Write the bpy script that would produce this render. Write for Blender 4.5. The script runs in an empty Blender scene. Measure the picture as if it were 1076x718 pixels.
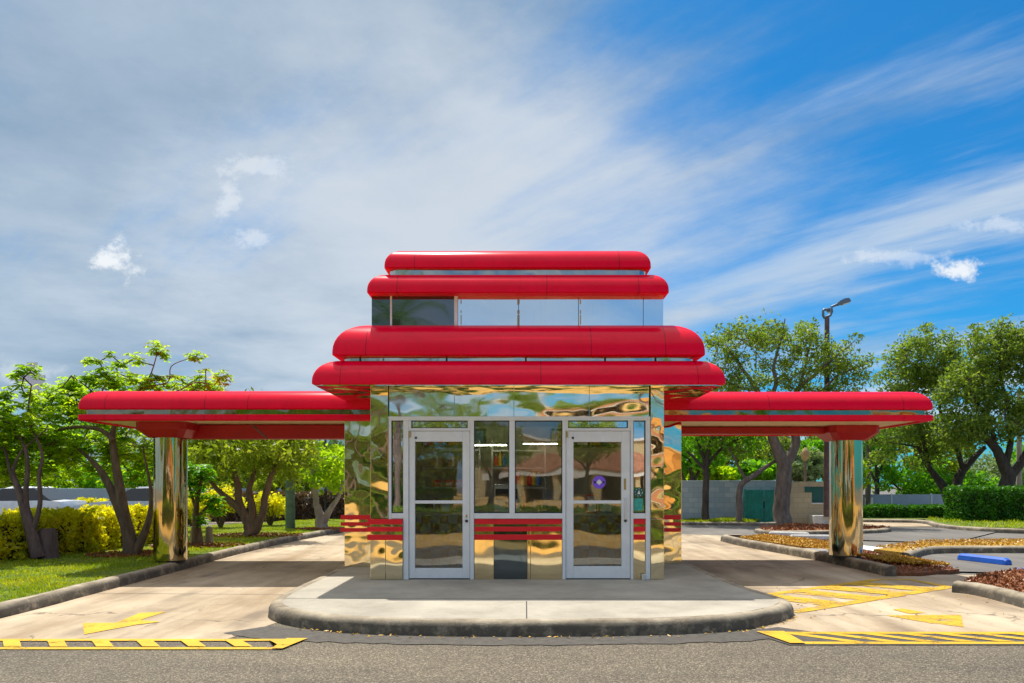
import bpy, bmesh, math, random
import numpy as np
from mathutils import Vector
random.seed(7)
rng = np.random.default_rng(11)
R = math.radians
sc = bpy.context.scene
C = sc.collection

# ------------------------------------------------------------------ survey
F, CX, HY, CH = 800.0, 545.0, 510.0, 1.48      # focal length in photo pixels, vanishing point, eye height
def ground(px, py, z=0.0):                      # a point on level ground from its place in the photo
    Y = F * (CH - z) / (py - HY)
    return Vector(((px - CX) * Y / F, Y, z))
def atd(px, py, Y):
    return Vector(((px - CX) * Y / F, Y, CH + (HY - py) * Y / F))

# ------------------------------------------------------------------ materials
MATS = {}
class NT:
    def __init__(s, name):
        m = bpy.data.materials.new(name); m.use_nodes = True
        s.m, s.t = m, m.node_tree
        s.b = s.t.nodes['Principled BSDF']; s.out = s.t.nodes['Material Output']
        MATS[name] = m
    def n(s, typ, **kw):
        nd = s.t.nodes.new(typ)
        for k, v in kw.items():
            if k in nd.inputs: nd.inputs[k].default_value = v
            else: setattr(nd, k, v)
        return nd
    def l(s, a, b): s.t.links.new(a, b)
    def coord(s, scale=(1, 1, 1), kind='Object'):
        tc = s.n('ShaderNodeTexCoord'); mp = s.n('ShaderNodeMapping'); mp.inputs['Scale'].default_value = scale
        s.l(tc.outputs[kind], mp.inputs['Vector']); return mp.outputs[0]
    def noise(s, vec, scale, detail=4, rough=.6):
        nd = s.n('ShaderNodeTexNoise'); nd.inputs['Scale'].default_value = scale
        nd.inputs['Detail'].default_value = detail; nd.inputs['Roughness'].default_value = rough
        s.l(vec, nd.inputs['Vector']); return nd.outputs['Fac']
    def ramp(s, fac, stops):
        nd = s.n('ShaderNodeValToRGB'); e = nd.color_ramp.elements
        while len(e) < len(stops): e.new(.5)
        for el, (p, c) in zip(e, stops):
            el.position = p; el.color = (*c, 1) if len(c) == 3 else c
        s.l(fac, nd.inputs[0]); return nd.outputs[0]
    def mix(s, fac, a, b, mode='MIX'):
        nd = s.n('ShaderNodeMix', data_type='RGBA', blend_type=mode)
        for sock, v in ((nd.inputs[0], fac), (nd.inputs[6], a), (nd.inputs[7], b)):
            if hasattr(v, 'links'): s.l(v, sock)
            elif isinstance(v, (int, float)): sock.default_value = v
            else: sock.default_value = (*v, 1)
        return nd.outputs[2]
    def math(s, op, a, b=0.0, c=0.0, clamp=False):
        nd = s.n('ShaderNodeMath', operation=op, use_clamp=clamp)
        for i, v in enumerate((a, b, c)):
            if hasattr(v, 'links'): s.l(v, nd.inputs[i])
            else: nd.inputs[i].default_value = v
        return nd.outputs[0]
    def bump(s, h, strength, dist):
        nd = s.n('ShaderNodeBump'); nd.inputs['Strength'].default_value = strength; nd.inputs['Distance'].default_value = dist
        s.l(h, nd.inputs['Height']); s.l(nd.outputs[0], s.b.inputs['Normal']); return nd
    def base(s, v):
        if hasattr(v, 'links'): s.l(v, s.b.inputs['Base Color'])
        else: s.b.inputs['Base Color'].default_value = (*v, 1)
    def rough(s, v):
        if hasattr(v, 'links'): s.l(v, s.b.inputs['Roughness'])
        else: s.b.inputs['Roughness'].default_value = v

def plain(name, col, rough=.5, metal=0, var=.12, scale=6, bump=0):
    k = NT(name); v = k.coord()
    n = k.noise(v, scale, 5)
    k.base(k.ramp(n, [(.3, tuple(c * (1 - var) for c in col)), (.7, tuple(min(1, c * (1 + var)) for c in col))]))
    k.rough(rough); k.b.inputs['Metallic'].default_value = metal
    if bump: k.bump(k.noise(v, scale * 8, 4), .5, bump)
    return k.m

# red gel-coat, with the hairline joints between its moulded lengths
def red_mat(name, seams):
    k = NT(name); v = k.coord()
    n = k.noise(v, 2.5, 4)
    col = k.ramp(n, [(.3, (.76, .0, .026)), (.7, (.86, .001, .036))])
    tc = k.n('ShaderNodeTexCoord'); sp = k.n('ShaderNodeSeparateXYZ'); k.l(tc.outputs['Object'], sp.inputs[0])
    tot = None
    for x in seams:
        d = k.math('LESS_THAN', k.math('ABSOLUTE', k.math('SUBTRACT', sp.outputs[0], x)), .0045)
        tot = d if tot is None else k.math('MAXIMUM', tot, d)
    if tot is not None: col = k.mix(k.math('MULTIPLY', tot, .75), col, (.08, .002, .006))
    dirt = k.ramp(k.noise(k.coord((7, 7, .7)), 2.2, 7, .65), [(.52, (0, 0, 0)), (.78, (1, 1, 1))])
    spots = k.ramp(k.noise(v, 30, 3), [(.68, (0, 0, 0)), (.74, (1, 1, 1))])
    col = k.mix(k.math('MULTIPLY', dirt, .3), col, (.44, .008, .02))
    k.base(k.mix(k.math('MULTIPLY', spots, .25), col, (.2, .02, .02)))
    k.rough(k.ramp(k.noise(v, 9, 5), [(.3, (.34,) * 3), (.75, (.5,) * 3)]))
    k.b.inputs['Specular IOR Level'].default_value = .0; k.b.inputs['Coat Weight'].default_value = .45; k.b.inputs['Coat Roughness'].default_value = .22; k.b.inputs['Coat IOR'].default_value = 1.45
    k.bump(k.noise(v, 3, 2), .25, .01)
    return k.m
red_mat('red_roof', []); plain('red_shaded', (.42, .004, .012), .5, 0, .12, 3)  # beam and capital red deepened: shade beneath the canopy put into the colour
red_mat('red_roof_one', [-2.41, 2.42, .3]); red_mat('red_roof_two', [-2.1, 1.0, 2.02]); red_mat('red_roof_three', [-1.72, .4, 1.7])
red_mat('red_roof_four', [-1.5, 1.45]); red_mat('red_canopy', [-6.72, -4.4, -5.1, 4.1, 6.3])

def steel(name, tint, wave, dist, rough=.045, streak=0.0, stretch=(1, 1, 1)):
    k = NT(name)
    k.b.inputs['Metallic'].default_value = 1
    v = k.coord(stretch)
    grime = k.ramp(k.noise(k.coord((6, 6, .8)), 2.2, 6, .7), [(.55, (0, 0, 0)), (.85, (1, 1, 1))])
    k.base(k.mix(k.math('MULTIPLY', grime, .25), tint, tuple(c * .62 for c in tint)))
    k.rough(k.ramp(k.noise(k.coord(), 5, 6), [(.35, (rough * .5,) * 3), (.8, (rough * 2.2,) * 3)]))
    a = k.noise(v, wave, 1, .4); b = k.noise(v, wave * 2.7, 1, .4)
    k.bump(k.math('ADD', a, k.math('MULTIPLY', b, .12)), 1.0, dist)
    return k.m
steel('steel_wavy', (.84, .755, .54), 1.25, .065)
steel('steel_front', (.90, .76, .48), 1.0, .034)
steel('steel_header', (.86, .84, .74), 1.1, .055, stretch=(.7, 1, 1.3))
steel('steel_soffit', (.80, .71, .5), 1.6, .03)
steel('steel_upper', (.93, .95, .97), .7, .010, rough=.06)
steel('steel_column', (.54, .46, .30), 6.5, .03, stretch=(1, 1, .05))
steel('steel_strip_dark', (.30, .25, .17), 2.0, .02)  # canopy strips: dark tint stands for the reflection of trees
steel('steel_dark', (.16, .20, .23), .9, .03)
steel('steel_strip', (.6, .55, .48), 2.0, .02)

k = NT('dark_glass'); k.base((.008, .016, .018)); k.rough(.03); k.b.inputs['IOR'].default_value = 2.6
k.bump(k.noise(k.coord(), .9, 1), 1, .012)

def glass(name, tint, refl, dist):
    k = NT(name); t = k.t
    tr = k.n('ShaderNodeBsdfTransparent'); tr.inputs[0].default_value = (*tint, 1)
    gl = k.n('ShaderNodeBsdfGlossy'); gl.inputs['Roughness'].default_value = .015
    gl.inputs['Color'].default_value = (.96, .97, 1, 1)
    bp = k.n('ShaderNodeBump'); bp.inputs['Strength'].default_value = 1; bp.inputs['Distance'].default_value = dist
    k.l(k.noise(k.coord(), 1.3, 1), bp.inputs['Height']); k.l(bp.outputs[0], gl.inputs['Normal'])
    fr = k.n('ShaderNodeLayerWeight'); fr.inputs['Blend'].default_value = .3
    fac = k.math('ADD', k.math('MULTIPLY', fr.outputs['Fresnel'], .8), refl, clamp=True)
    mx = k.n('ShaderNodeMixShader'); k.l(fac, mx.inputs[0]); k.l(tr.outputs[0], mx.inputs[1]); k.l(gl.outputs[0], mx.inputs[2])
    k.l(mx.outputs[0], k.out.inputs[0]); k.t.nodes.remove(k.b)
    return k.m
glass('window_glass', (.93, .95, .94), .085, .004)
glass('side_glass', (.8, .86, .9), .55, .004)
glass('car_glass', (.2, .22, .24), .3, .0)

plain('aluminium', (.80, .82, .84), .38, 0, .06, 5)
plain('aluminium_bright', (.8, .8, .8), .3, .6, .05, 5)
plain('gasket', (.03, .03, .032), .6)
plain('brass', (.5, .36, .12), .4, .8)
plain('stripe_red', (.82, .001, .016), .4, 0, .1, 4)
plain('soffit_cream', (.78, .62, .38), .6, 0, .12, 2)
plain('dark_recess', (.03, .028, .025), .7)
plain('interior_wall', (.55, .52, .46), .7, 0, .25, 2)
plain('interior_floor', (.3, .27, .18), .5, 0, .25, 3)
plain('shelf_metal', (.4, .4, .4), .4, .5)
plain('cardboard', (.42, .28, .14), .8, 0, .2, 5)
plain('box_red', (.75, .04, .02), .5)
plain('paper_white', (.8, .8, .78), .7, 0, .04)
plain('sign_pink', (.8, .03, .12), .5)
plain('counter_top', (.45, .43, .4), .3, 0, .1, 9)
plain('machine_steel', (.5, .52, .55), .3, .8)
plain('sticker_purple', (.23, .1, .78), .4, 0, .1, 20)
plain('sticker_teal', (.05, .42, .36), .4, 0, .3, 20)
plain('sticker_green', (.015, .12, .10), .4, 0, .2, 20)
plain('ink', (.01, .01, .02), .5)
plain('ink_blue', (.02, .12, .55), .5)
plain('metal_brown', (.13, .075, .07), .55, .1, .3, 6)
plain('metal_dark', (.05, .055, .06), .5, .3, .3, 6)
plain('lamp_blue', (.12, .17, .23), .4, .4, .2, 6)
plain('lens', (.7, .68, .6), .2)
plain('gate_green', (.012, .25, .21), .45, .1, .25, 4)
plain('wheel_stop_blue', (.012, .12, .62), .5, 0, .2, 7, .004)
plain('wheel_stop_concrete', (.55, .54, .52), .85, 0, .2, 7, .004)
plain('pole_green', (.10, .17, .11), .8, 0, .3, 5, .004)
plain('tyre', (.02, .02, .02), .8)
plain('car_white', (.75, .77, .8), .25, .1)
plain('car_blue', (.10, .16, .3), .25, .2)
plain('car_silver', (.5, .52, .55), .25, .5)
plain('fence_metal', (.33, .42, .52), .5, .2, .12, 1.5)
plain('tile_terracotta', (.32, .13, .065), .8, 0, .35, 2)
plain('plaza_cream', (.52, .43, .23), .85, 0, .1, .5)
plain('plaza_orange', (.72, .36, .10), .85, 0, .1, .5)
plain('plaza_white', (.75, .74, .7), .85, 0, .08, .5)
plain('arch_glass', (.03, .06, .05), .15)
plain('shop_dark', (.02, .025, .03), .1)
plain('wood_stump', (.17, .12, .10), .9, 0, .4, 7, .01)
plain('lilac_paint', (.72, .68, .8), .6)

def bark(name, a, b, sc_=9):
    k = NT(name); v = k.coord((1, 1, .28))
    n = k.noise(v, sc_, 8, .7)
    k.base(k.ramp(n, [(.3, a), (.7, b)])); k.rough(.9); k.bump(k.noise(v, sc_ * 2, 6, .75), .8, .03)
bark('bark_brown', (.075, .05, .035), (.24, .17, .12))
bark('bark_grey', (.085, .065, .055), (.25, .205, .17))
bark('bark_pale', (.22, .19, .16), (.48, .42, .36))
bark('bark_plum', (.07, .045, .045), (.22, .15, .14))
bark('bark_dark', (.03, .024, .02), (.10, .08, .065))

def leaf(name, cols, trans=.45, sc_=2.3):
    k = NT(name); t = k.t
    v = k.coord()
    n1 = k.noise(v, sc_, 2); n2 = k.noise(v, sc_ * 16, 2)
    f = k.math('ADD', k.math('MULTIPLY', n1, .45), k.math('MULTIPLY', n2, .55))
    m = len(cols) - 1
    col = k.ramp(f, [(.33 + .34 * i / m, c) for i, c in enumerate(cols)])
    k.base(col); k.rough(.42); k.b.inputs['Specular IOR Level'].default_value = .35
    tl = k.n('ShaderNodeBsdfTranslucent'); k.l(k.mix(1.0, col, (1.5, 1.45, .55), 'MULTIPLY'), tl.inputs[0])
    mx = k.n('ShaderNodeMixShader'); mx.inputs[0].default_value = trans
    k.l(k.b.outputs[0], mx.inputs[1]); k.l(tl.outputs[0], mx.inputs[2]); k.l(mx.outputs[0], k.out.inputs[0])
leaf('leaf_lime', [(.11, .24, .008), (.27, .44, .014), (.56, .64, .03)], .75)
leaf('leaf_olive', [(.08, .15, .012), (.23, .32, .025), (.45, .50, .07)], .58)
leaf('leaf_oak', [(.065, .13, .022), (.17, .265, .04), (.36, .44, .10)], .55)
leaf('leaf_bright', [(.06, .20, .01), (.14, .38, .014), (.30, .54, .03)], .6)
leaf('leaf_pale', [(.10, .18, .08), (.22, .32, .16), (.36, .44, .26)], .4)
leaf('leaf_yellow', [(.26, .30, .008), (.60, .58, .014), (.78, .68, .03)], .6, 3)
leaf('leaf_hedge', [(.02, .10, .008), (.05, .19, .012), (.10, .26, .02)], .4)
leaf('leaf_rust', [(.05, .035, .025), (.13, .08, .05), (.22, .15, .07)], .3)
leaf('leaf_palm', [(.03, .10, .015), (.08, .2, .02), (.16, .3, .04)], .4)
leaf('grass_blade', [(.10, .19, .006), (.30, .38, .010), (.58, .54, .03)], .5, .9)
leaf('mulch_chip', [(.10, .03, .012), (.30, .095, .025), (.46, .2, .06)], .0, 4)
leaf('gold_chip', [(.28, .14, .015), (.58, .33, .03), (.72, .5, .09)], .0, 4)

def concrete(name, lo, hi, stain=(.2, .16, .11), stain_amt=.5, streak=(1, .16, 1), cracks=False, grain=.002):
    k = NT(name); v = k.coord()
    big = k.noise(v, .55, 6, .65); mid = k.noise(k.coord(streak), 1.6, 7, .65); fine = k.noise(v, 90, 3, .7)
    col = k.ramp(k.math('ADD', k.math('MULTIPLY', big, .5), k.math('MULTIPLY', mid, .5)), [(.36, lo), (.60, hi)])
    st = k.ramp(k.noise(k.coord(tuple(s * 1.0 for s in streak)), .9, 8, .7), [(.5, (0, 0, 0)), (.72, (1, 1, 1))])
    col = k.mix(k.math('MULTIPLY', st, stain_amt), col, stain)
    sp = k.ramp(k.noise(v, 14, 2), [(.70, (0, 0, 0)), (.76, (1, 1, 1))])
    col = k.mix(k.math('MULTIPLY', sp, .35), col, tuple(c * .5 for c in lo))
    col = k.mix(.28, col, k.ramp(fine, [(.3, (.25, .25, .25)), (.7, (1, 1, 1))]), 'MULTIPLY')
    if cracks:
        cv = k.n('ShaderNodeTexVoronoi', feature='DISTANCE_TO_EDGE'); cv.inputs['Scale'].default_value = .42
        wob = k.n('ShaderNodeTexNoise'); wob.inputs['Scale'].default_value = 1.7; wob.inputs['Detail'].default_value = 7; k.l(v, wob.inputs['Vector'])
        vm = k.n('ShaderNodeVectorMath', operation='MULTIPLY_ADD'); k.l(wob.outputs['Color'], vm.inputs[0]); vm.inputs[1].default_value = (.9, .9, .9); k.l(v, vm.inputs[2]); k.l(vm.outputs[0], cv.inputs['Vector'])
        ln = k.ramp(cv.outputs['Distance'], [(.0, (1, 1, 1)), (.011, (0, 0, 0))])
        brk = k.ramp(k.noise(v, .9, 3), [(.48, (0, 0, 0)), (.56, (1, 1, 1))])
        col = k.mix(k.math('MULTIPLY', k.math('MULTIPLY', ln, brk), .75), col, (.07, .055, .04))
        drop = k.n('ShaderNodeTexVoronoi'); drop.inputs['Scale'].default_value = 3.2; k.l(v, drop.inputs['Vector'])
        dsz = k.math('MULTIPLY', k.ramp(k.noise(v, 1.1, 2), [(.5, (0, 0, 0)), (.75, (1, 1, 1))]), .13)
        col = k.mix(k.math('MULTIPLY', k.math('LESS_THAN', drop.outputs['Distance'], dsz), .5), col, (.09, .075, .06))
        tv = k.ramp(k.noise(k.coord((1.6, .05, 1)), 1.3, 5, .55), [(.48, (0, 0, 0)), (.66, (1, 1, 1))])
        tf = k.ramp(k.noise(v, 1.4, 6), [(.35, (0, 0, 0)), (.65, (1, 1, 1))])
        col = k.mix(k.math('MULTIPLY', k.math('MULTIPLY', tv, tf), .8), col, (.15, .115, .085))
    k.base(col); k.rough(.88)
    k.bump(k.math('ADD', fine, k.math('MULTIPLY', k.noise(v, 22, 4), .6)), .6, grain)
concrete('concrete_lane', (.33, .24, .145), (.64, .51, .35), stain=(.25, .15, .065), stain_amt=.8, cracks=True)
concrete('concrete_apron', (.34, .305, .24), (.53, .48, .385), stain=(.22, .20, .165), stain_amt=.5, streak=(1, 1, 1))
concrete('concrete_lot', (.50, .29, .08), (.70, .43, .13), stain=(.3, .2, .1), stain_amt=.3)
concrete('parking_asphalt', (.12, .11, .10), (.21, .19, .165), stain=(.06, .06, .06), stain_amt=.5)

# kerb concrete: stained on its faces by splashed dirt
k = NT('kerb_concrete'); v = k.coord()
n = k.noise(v, 2.2, 7, .7)
col = k.ramp(n, [(.35, (.21, .165, .11)), (.62, (.46, .39, .28))])
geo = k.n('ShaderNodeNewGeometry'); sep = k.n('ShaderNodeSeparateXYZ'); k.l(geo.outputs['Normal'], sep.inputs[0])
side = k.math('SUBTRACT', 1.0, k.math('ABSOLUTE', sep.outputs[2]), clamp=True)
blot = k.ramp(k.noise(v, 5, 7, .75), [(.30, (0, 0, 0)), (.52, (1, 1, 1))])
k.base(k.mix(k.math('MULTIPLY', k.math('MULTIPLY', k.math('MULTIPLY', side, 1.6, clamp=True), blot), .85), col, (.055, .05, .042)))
k.rough(.9); k.bump(k.noise(v, 40, 5, .7), .8, .008)

# foreground asphalt: tan and grey stone chips in dark binder
k = NT('asphalt_road'); v = k.coord()
vor = k.n('ShaderNodeTexVoronoi'); vor.inputs['Scale'].default_value = 95; k.l(v, vor.inputs['Vector'])
sepc = k.n('ShaderNodeSeparateColor'); k.l(vor.outputs['Color'], sepc.inputs[0])
chips = k.ramp(sepc.outputs[0], [(.0, (.058, .048, .035)), (.4, (.115, .096, .068)), (.8, (.18, .152, .108)), (1, (.36, .31, .23))])
big = k.ramp(k.noise(k.coord((.35, 1.3, 1)), .8, 6, .65), [(.35, (.72, .70, .68)), (.68, (1.12, 1.08, 1.0))])
col = k.mix(1.0, chips, big, 'MULTIPLY')
oil = k.ramp(k.noise(k.coord((.4, 1, 1)), 1.3, 7, .7), [(.56, (0, 0, 0)), (.74, (1, 1, 1))])
k.base(k.mix(k.math('MULTIPLY', oil, .4), col, (.06, .055, .05))); k.rough(.85)
k.bump(k.math('SUBTRACT', 1.0, vor.outputs['Distance']), .6, .004)
# the dark band of newer binder along the kerb
plain('asphalt_patch', (.075, .066, .054), .8, 0, .35, 12, .01)

def paint(name, col, wear):
    k = NT(name); v = k.coord()
    n = k.math('ADD', k.math('MULTIPLY', k.noise(v, 3.2, 8, .75), .7), k.math('MULTIPLY', k.noise(v, 45, 3, .7), .3))
    a = k.ramp(n, [(wear - .06, (0, 0, 0)), (wear + .05, (1, 1, 1))])
    k.l(a, k.b.inputs['Alpha'])
    k.base(k.ramp(k.noise(v, 2, 6), [(.3, tuple(c * .72 for c in col)), (.7, col)])); k.rough(.7)
paint('paint_yellow', (.76, .44, .004), .42)
paint('paint_yellow_worn', (.74, .44, .006), .46)
paint('paint_blue', (.02, .2, .7), .4)
paint('paint_white', (.8, .8, .78), .36)

k = NT('lawn_soil'); v = k.coord()
k.base(k.ramp(k.noise(v, 3, 8, .7), [(.35, (.08, .10, .012)), (.55, (.13, .20, .012)), (.72, (.25, .28, .03))])); k.rough(.95)
k.bump(k.noise(v, 30, 5), 1, .03)
k = NT('mulch_bed'); v = k.coord()
k.base(k.ramp(k.noise(v, 28, 5, .75), [(.35, (.07, .03, .015)), (.6, (.28, .10, .035)), (.75, (.42, .2, .08))])); k.rough(.95)
k.bump(k.noise(v, 40, 5), 1, .03)
k = NT('gold_bed'); v = k.coord()
k.base(k.ramp(k.noise(v, 26, 5, .75), [(.35, (.22, .10, .015)), (.55, (.55, .33, .03)), (.75, (.68, .48, .1))])); k.rough(.95)
k.bump(k.noise(v, 40, 5), 1, .03)

def blocks(name, a, b, mort, odd, rowh=.2, w=.4):
    k = NT(name); tc = k.n('ShaderNodeTexCoord'); sp = k.n('ShaderNodeSeparateXYZ'); k.l(tc.outputs['Object'], sp.inputs[0])
    cb = k.n('ShaderNodeCombineXYZ'); k.l(sp.outputs[0], cb.inputs[0]); k.l(sp.outputs[2], cb.inputs[1])
    br = k.n('ShaderNodeTexBrick'); k.l(cb.outputs[0], br.inputs['Vector'])
    br.inputs['Scale'].default_value = 1; br.inputs['Brick Width'].default_value = w; br.inputs['Row Height'].default_value = rowh
    br.inputs['Mortar Size'].default_value = .008; br.inputs['Color1'].default_value = (*a, 1); br.inputs['Color2'].default_value = (*b, 1)
    br.inputs['Mortar'].default_value = (*mort, 1)
    n = k.ramp(k.noise(k.coord(), 1.1, 7, .7), [(.4, (0, 0, 0)), (.68, (1, 1, 1))])
    k.base(k.mix(k.math('MULTIPLY', n, .55), br.outputs['Color'], odd)); k.rough(.9)
    k.bump(br.outputs['Fac'], -.4, .01)
blocks('block_blue', (.36, .44, .52), (.52, .58, .63), (.30, .35, .40), (.26, .34, .43))
blocks('block_tan', (.62, .51, .33), (.54, .44, .28), (.42, .35, .22), (.34, .29, .2))
blocks('wall_far', (.34, .42, .52), (.40, .48, .57), (.30, .38, .47), (.28, .36, .46), 1.2, 3)
k = NT('checker_tile'); tc = k.n('ShaderNodeTexCoord')
sp = k.n('ShaderNodeSeparateXYZ'); k.l(tc.outputs['Object'], sp.inputs[0])
cb = k.n('ShaderNodeCombineXYZ'); k.l(sp.outputs[0], cb.inputs[0]); k.l(sp.outputs[2], cb.inputs[1])
ck = k.n('ShaderNodeTexChecker'); ck.inputs['Scale'].default_value = 7.0; k.l(cb.outputs[0], ck.inputs['Vector'])
ck.inputs['Color1'].default_value = (.34, .18, .035, 1); ck.inputs['Color2'].default_value = (.36, .37, .33, 1)
k.base(ck.outputs[0]); k.rough(.25)

# ------------------------------------------------------------------ mesh builder
class MB:
    def __init__(s): s.v, s.f, s.mi = [], [], []
    def add(s, vs, fs, m=0):
        o = len(s.v); s.v += [tuple(p) for p in vs]; s.f += [tuple(i + o for i in f) for f in fs]; s.mi += [m] * len(fs); return s
    def box(s, x0, x1, y0, y1, z0, z1, m=0):
        return s.add([(x0, y0, z0), (x1, y0, z0), (x1, y1, z0), (x0, y1, z0), (x0, y0, z1), (x1, y0, z1), (x1, y1, z1), (x0, y1, z1)],
                     [(0, 3, 2, 1), (4, 5, 6, 7), (0, 1, 5, 4), (1, 2, 6, 5), (2, 3, 7, 6), (3, 0, 4, 7)], m)
    def tube(s, pts, rad, n=8, m=0, caps=True):
        pts = [Vector(p) for p in pts]
        if not hasattr(rad, '__len__'): rad = [rad] * len(pts)
        up = Vector((0, 0, 1)); ring = []; ref = None
        for i, p in enumerate(pts):
            d = (pts[min(i + 1, len(pts) - 1)] - pts[max(i - 1, 0)])
            d = d.normalized() if d.length > 1e-9 else up
            if ref is None: ref = Vector((1, 0, 0)) if abs(d.x) < .9 else Vector((0, 1, 0))
            a = (ref - d * ref.dot(d)).normalized(); b = d.cross(a); ref = a
            ring.append([p + (a * math.cos(t) + b * math.sin(t)) * rad[i] for t in [2 * math.pi * j / n for j in range(n)]])
        vs = [q for r in ring for q in r]; fs = []
        for i in range(len(pts) - 1):
            for j in range(n):
                fs.append((i * n + j, i * n + (j + 1) % n, (i + 1) * n + (j + 1) % n, (i + 1) * n + j))
        if caps: fs.append(tuple(range(n - 1, -1, -1))); fs.append(tuple((len(pts) - 1) * n + j for j in range(n)))
        return s.add(vs, fs, m)
    def lathe(s, x, y, prof, n=40, m=0):
        vs = [(x + r * math.cos(2 * math.pi * j / n), y + r * math.sin(2 * math.pi * j / n), z) for r, z in prof for j in range(n)]; fs = []
        for i in range(len(prof) - 1):
            for j in range(n): fs.append((i * n + j, i * n + (j + 1) % n, (i + 1) * n + (j + 1) % n, (i + 1) * n + j))
        fs.append(tuple(range(n - 1, -1, -1))); fs.append(tuple((len(prof) - 1) * n + j for j in range(n)))
        return s.add(vs, fs, m)
    def poly(s, pts, z=None, m=0):
        return s.add([(p[0], p[1], p[2] if z is None else z) for p in pts], [tuple(range(len(pts)))], m)
    def prism(s, pts, z0, z1, m=0):
        n = len(pts); vs = [(p[0], p[1], z0) for p in pts] + [(p[0], p[1], z1) for p in pts]
        return s.add(vs, [tuple(range(n - 1, -1, -1)), tuple(range(n, 2 * n))] + [(i, (i + 1) % n, n + (i + 1) % n, n + i) for i in range(n)], m)
    def build(s, name, mat, parent=None, smooth=None, bevel=0, loc=None):
        me = bpy.data.meshes.new(name); me.from_pydata(s.v, [], s.f); me.update()
        mats = mat if isinstance(mat, (list, tuple)) else [mat]
        for q in mats: me.materials.append(MATS[q])
        if len(mats) > 1: me.polygons.foreach_set('material_index', s.mi)
        bm = bmesh.new(); bm.from_mesh(me); bmesh.ops.recalc_face_normals(bm, faces=bm.faces); bm.to_mesh(me); bm.free()
        if smooth:
            me.polygons.foreach_set('use_smooth', [True] * len(me.polygons)); me.set_sharp_from_angle(angle=R(smooth))
        o = bpy.data.objects.new(name, me); C.objects.link(o)
        if parent: attach(o, parent)
        if bevel:
            b = o.modifiers.new('Bevel', 'BEVEL'); b.width = bevel; b.segments = 2; b.limit_method = 'ANGLE'; b.angle_limit = R(40)
        return o
def attach(o, parent):
    o.parent = parent
    off = Vector((0, 0, 0)); p = parent
    while p: off += p.location; p = p.parent
    o.matrix_parent_inverse.identity(); o.location = o.location - off
def tag(o, label=None, cat=None, group=None, kind=None):
    for a, b in (('label', label), ('category', cat), ('group', group), ('kind', kind)):
        if b: o[a] = b
    return o
def empty(name, loc, label, cat, group=None):
    o = bpy.data.objects.new(name, None); C.objects.link(o); o.location = loc; o.empty_display_size = .2
    return tag(o, label, cat, group)
def struct(o): return tag(o, kind='structure')
def quads(name, V, mat, parent=None, n=4):            # V: (k, n, 3) -> one mesh of k n-gons
    k = len(V); me = bpy.data.meshes.new(name)
    me.vertices.add(k * n); me.vertices.foreach_set('co', np.ascontiguousarray(V, dtype=np.float32).ravel())
    me.loops.add(k * n); me.loops.foreach_set('vertex_index', np.arange(k * n, dtype=np.int32))
    me.polygons.add(k); me.polygons.foreach_set('loop_start', np.arange(0, k * n, n, dtype=np.int32))
    me.polygons.foreach_set('loop_total', np.full(k, n, dtype=np.int32))
    me.update(calc_edges=True); me.validate(); me.materials.append(MATS[mat])
    o = bpy.data.objects.new(name, me); C.objects.link(o)
    if parent: attach(o, parent)
    return o
def unit(a): return a / np.maximum(np.linalg.norm(a, axis=-1, keepdims=True), 1e-9)
def leaves(cen, size, droop=.0, jitter=.55, aspect=.5, axis=None):
    k = len(cen)
    a = unit(rng.normal(size=(k, 3)) + (axis if axis is not None else 0) + np.array([0, 0, -droop]))
    b = unit(np.cross(a, unit(rng.normal(size=(k, 3)))))
    l = size * (1 + jitter * rng.uniform(-1, 1, (k, 1))); w = l * aspect
    c = cen
    return np.stack([c - a * l * .5, c + b * w * .5 + a * l * .08, c + a * l * .5, c - b * w * .5 + a * l * .08], axis=1)

# ------------------------------------------------------------------ ground
def strip(a, b, w0, w1=None):
    w1 = w0 if w1 is None else w1
    a, b = Vector(a[:2]), Vector(b[:2]); d = (b - a).normalized(); n = Vector((-d.y, d.x))
    return [a + n * w0 / 2, a - n * w0 / 2, b - n * w1 / 2, b + n * w1 / 2]
def sheet(name, pts, z, mat, kind='structure'):
    o = MB().poly(pts, z).build(name, mat); return tag(o, kind=kind)
G = lambda *ps: [ground(*p) for p in ps]
MB().poly([(-500, -500), (500, -500), (500, 900), (-500, 900)], -.02).build('ground', 'parking_asphalt')['kind'] = 'structure'
sheet('road', [(-60, 3.2), (60, 3.2), (60, 7.66), (3.0, 7.66), (2.4, 8.6), (-2.5, 8.6), (-2.9, 7.3), (-60, 7.3)], 0, 'asphalt_road')
sheet('plaza_lot', [(-60, -75), (60, -75), (60, 3.2), (-60, 3.2)], -.004, 'concrete_lot')
sheet('lane', [(-6.3, 7.3), (-2.8, 7.3), (-2.5, 8.6), (-2.5, 30), (-6.3, 30)], .004, 'concrete_lane')
sheet('drive', [(2.5, 7.66), (30, 7.66), (30, 11.0), (6.5, 12.6), (6.2, 30), (2.5, 30), (2.2, 8.6)], .004, 'concrete_lane')
sheet('far_drive', [(-6.3, 30), (6.2, 30), (6.2, 27.2), (45, 27.2), (45, 33.5), (-60, 33.5), (-60, 30)], .002, 'concrete_lane')
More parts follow.
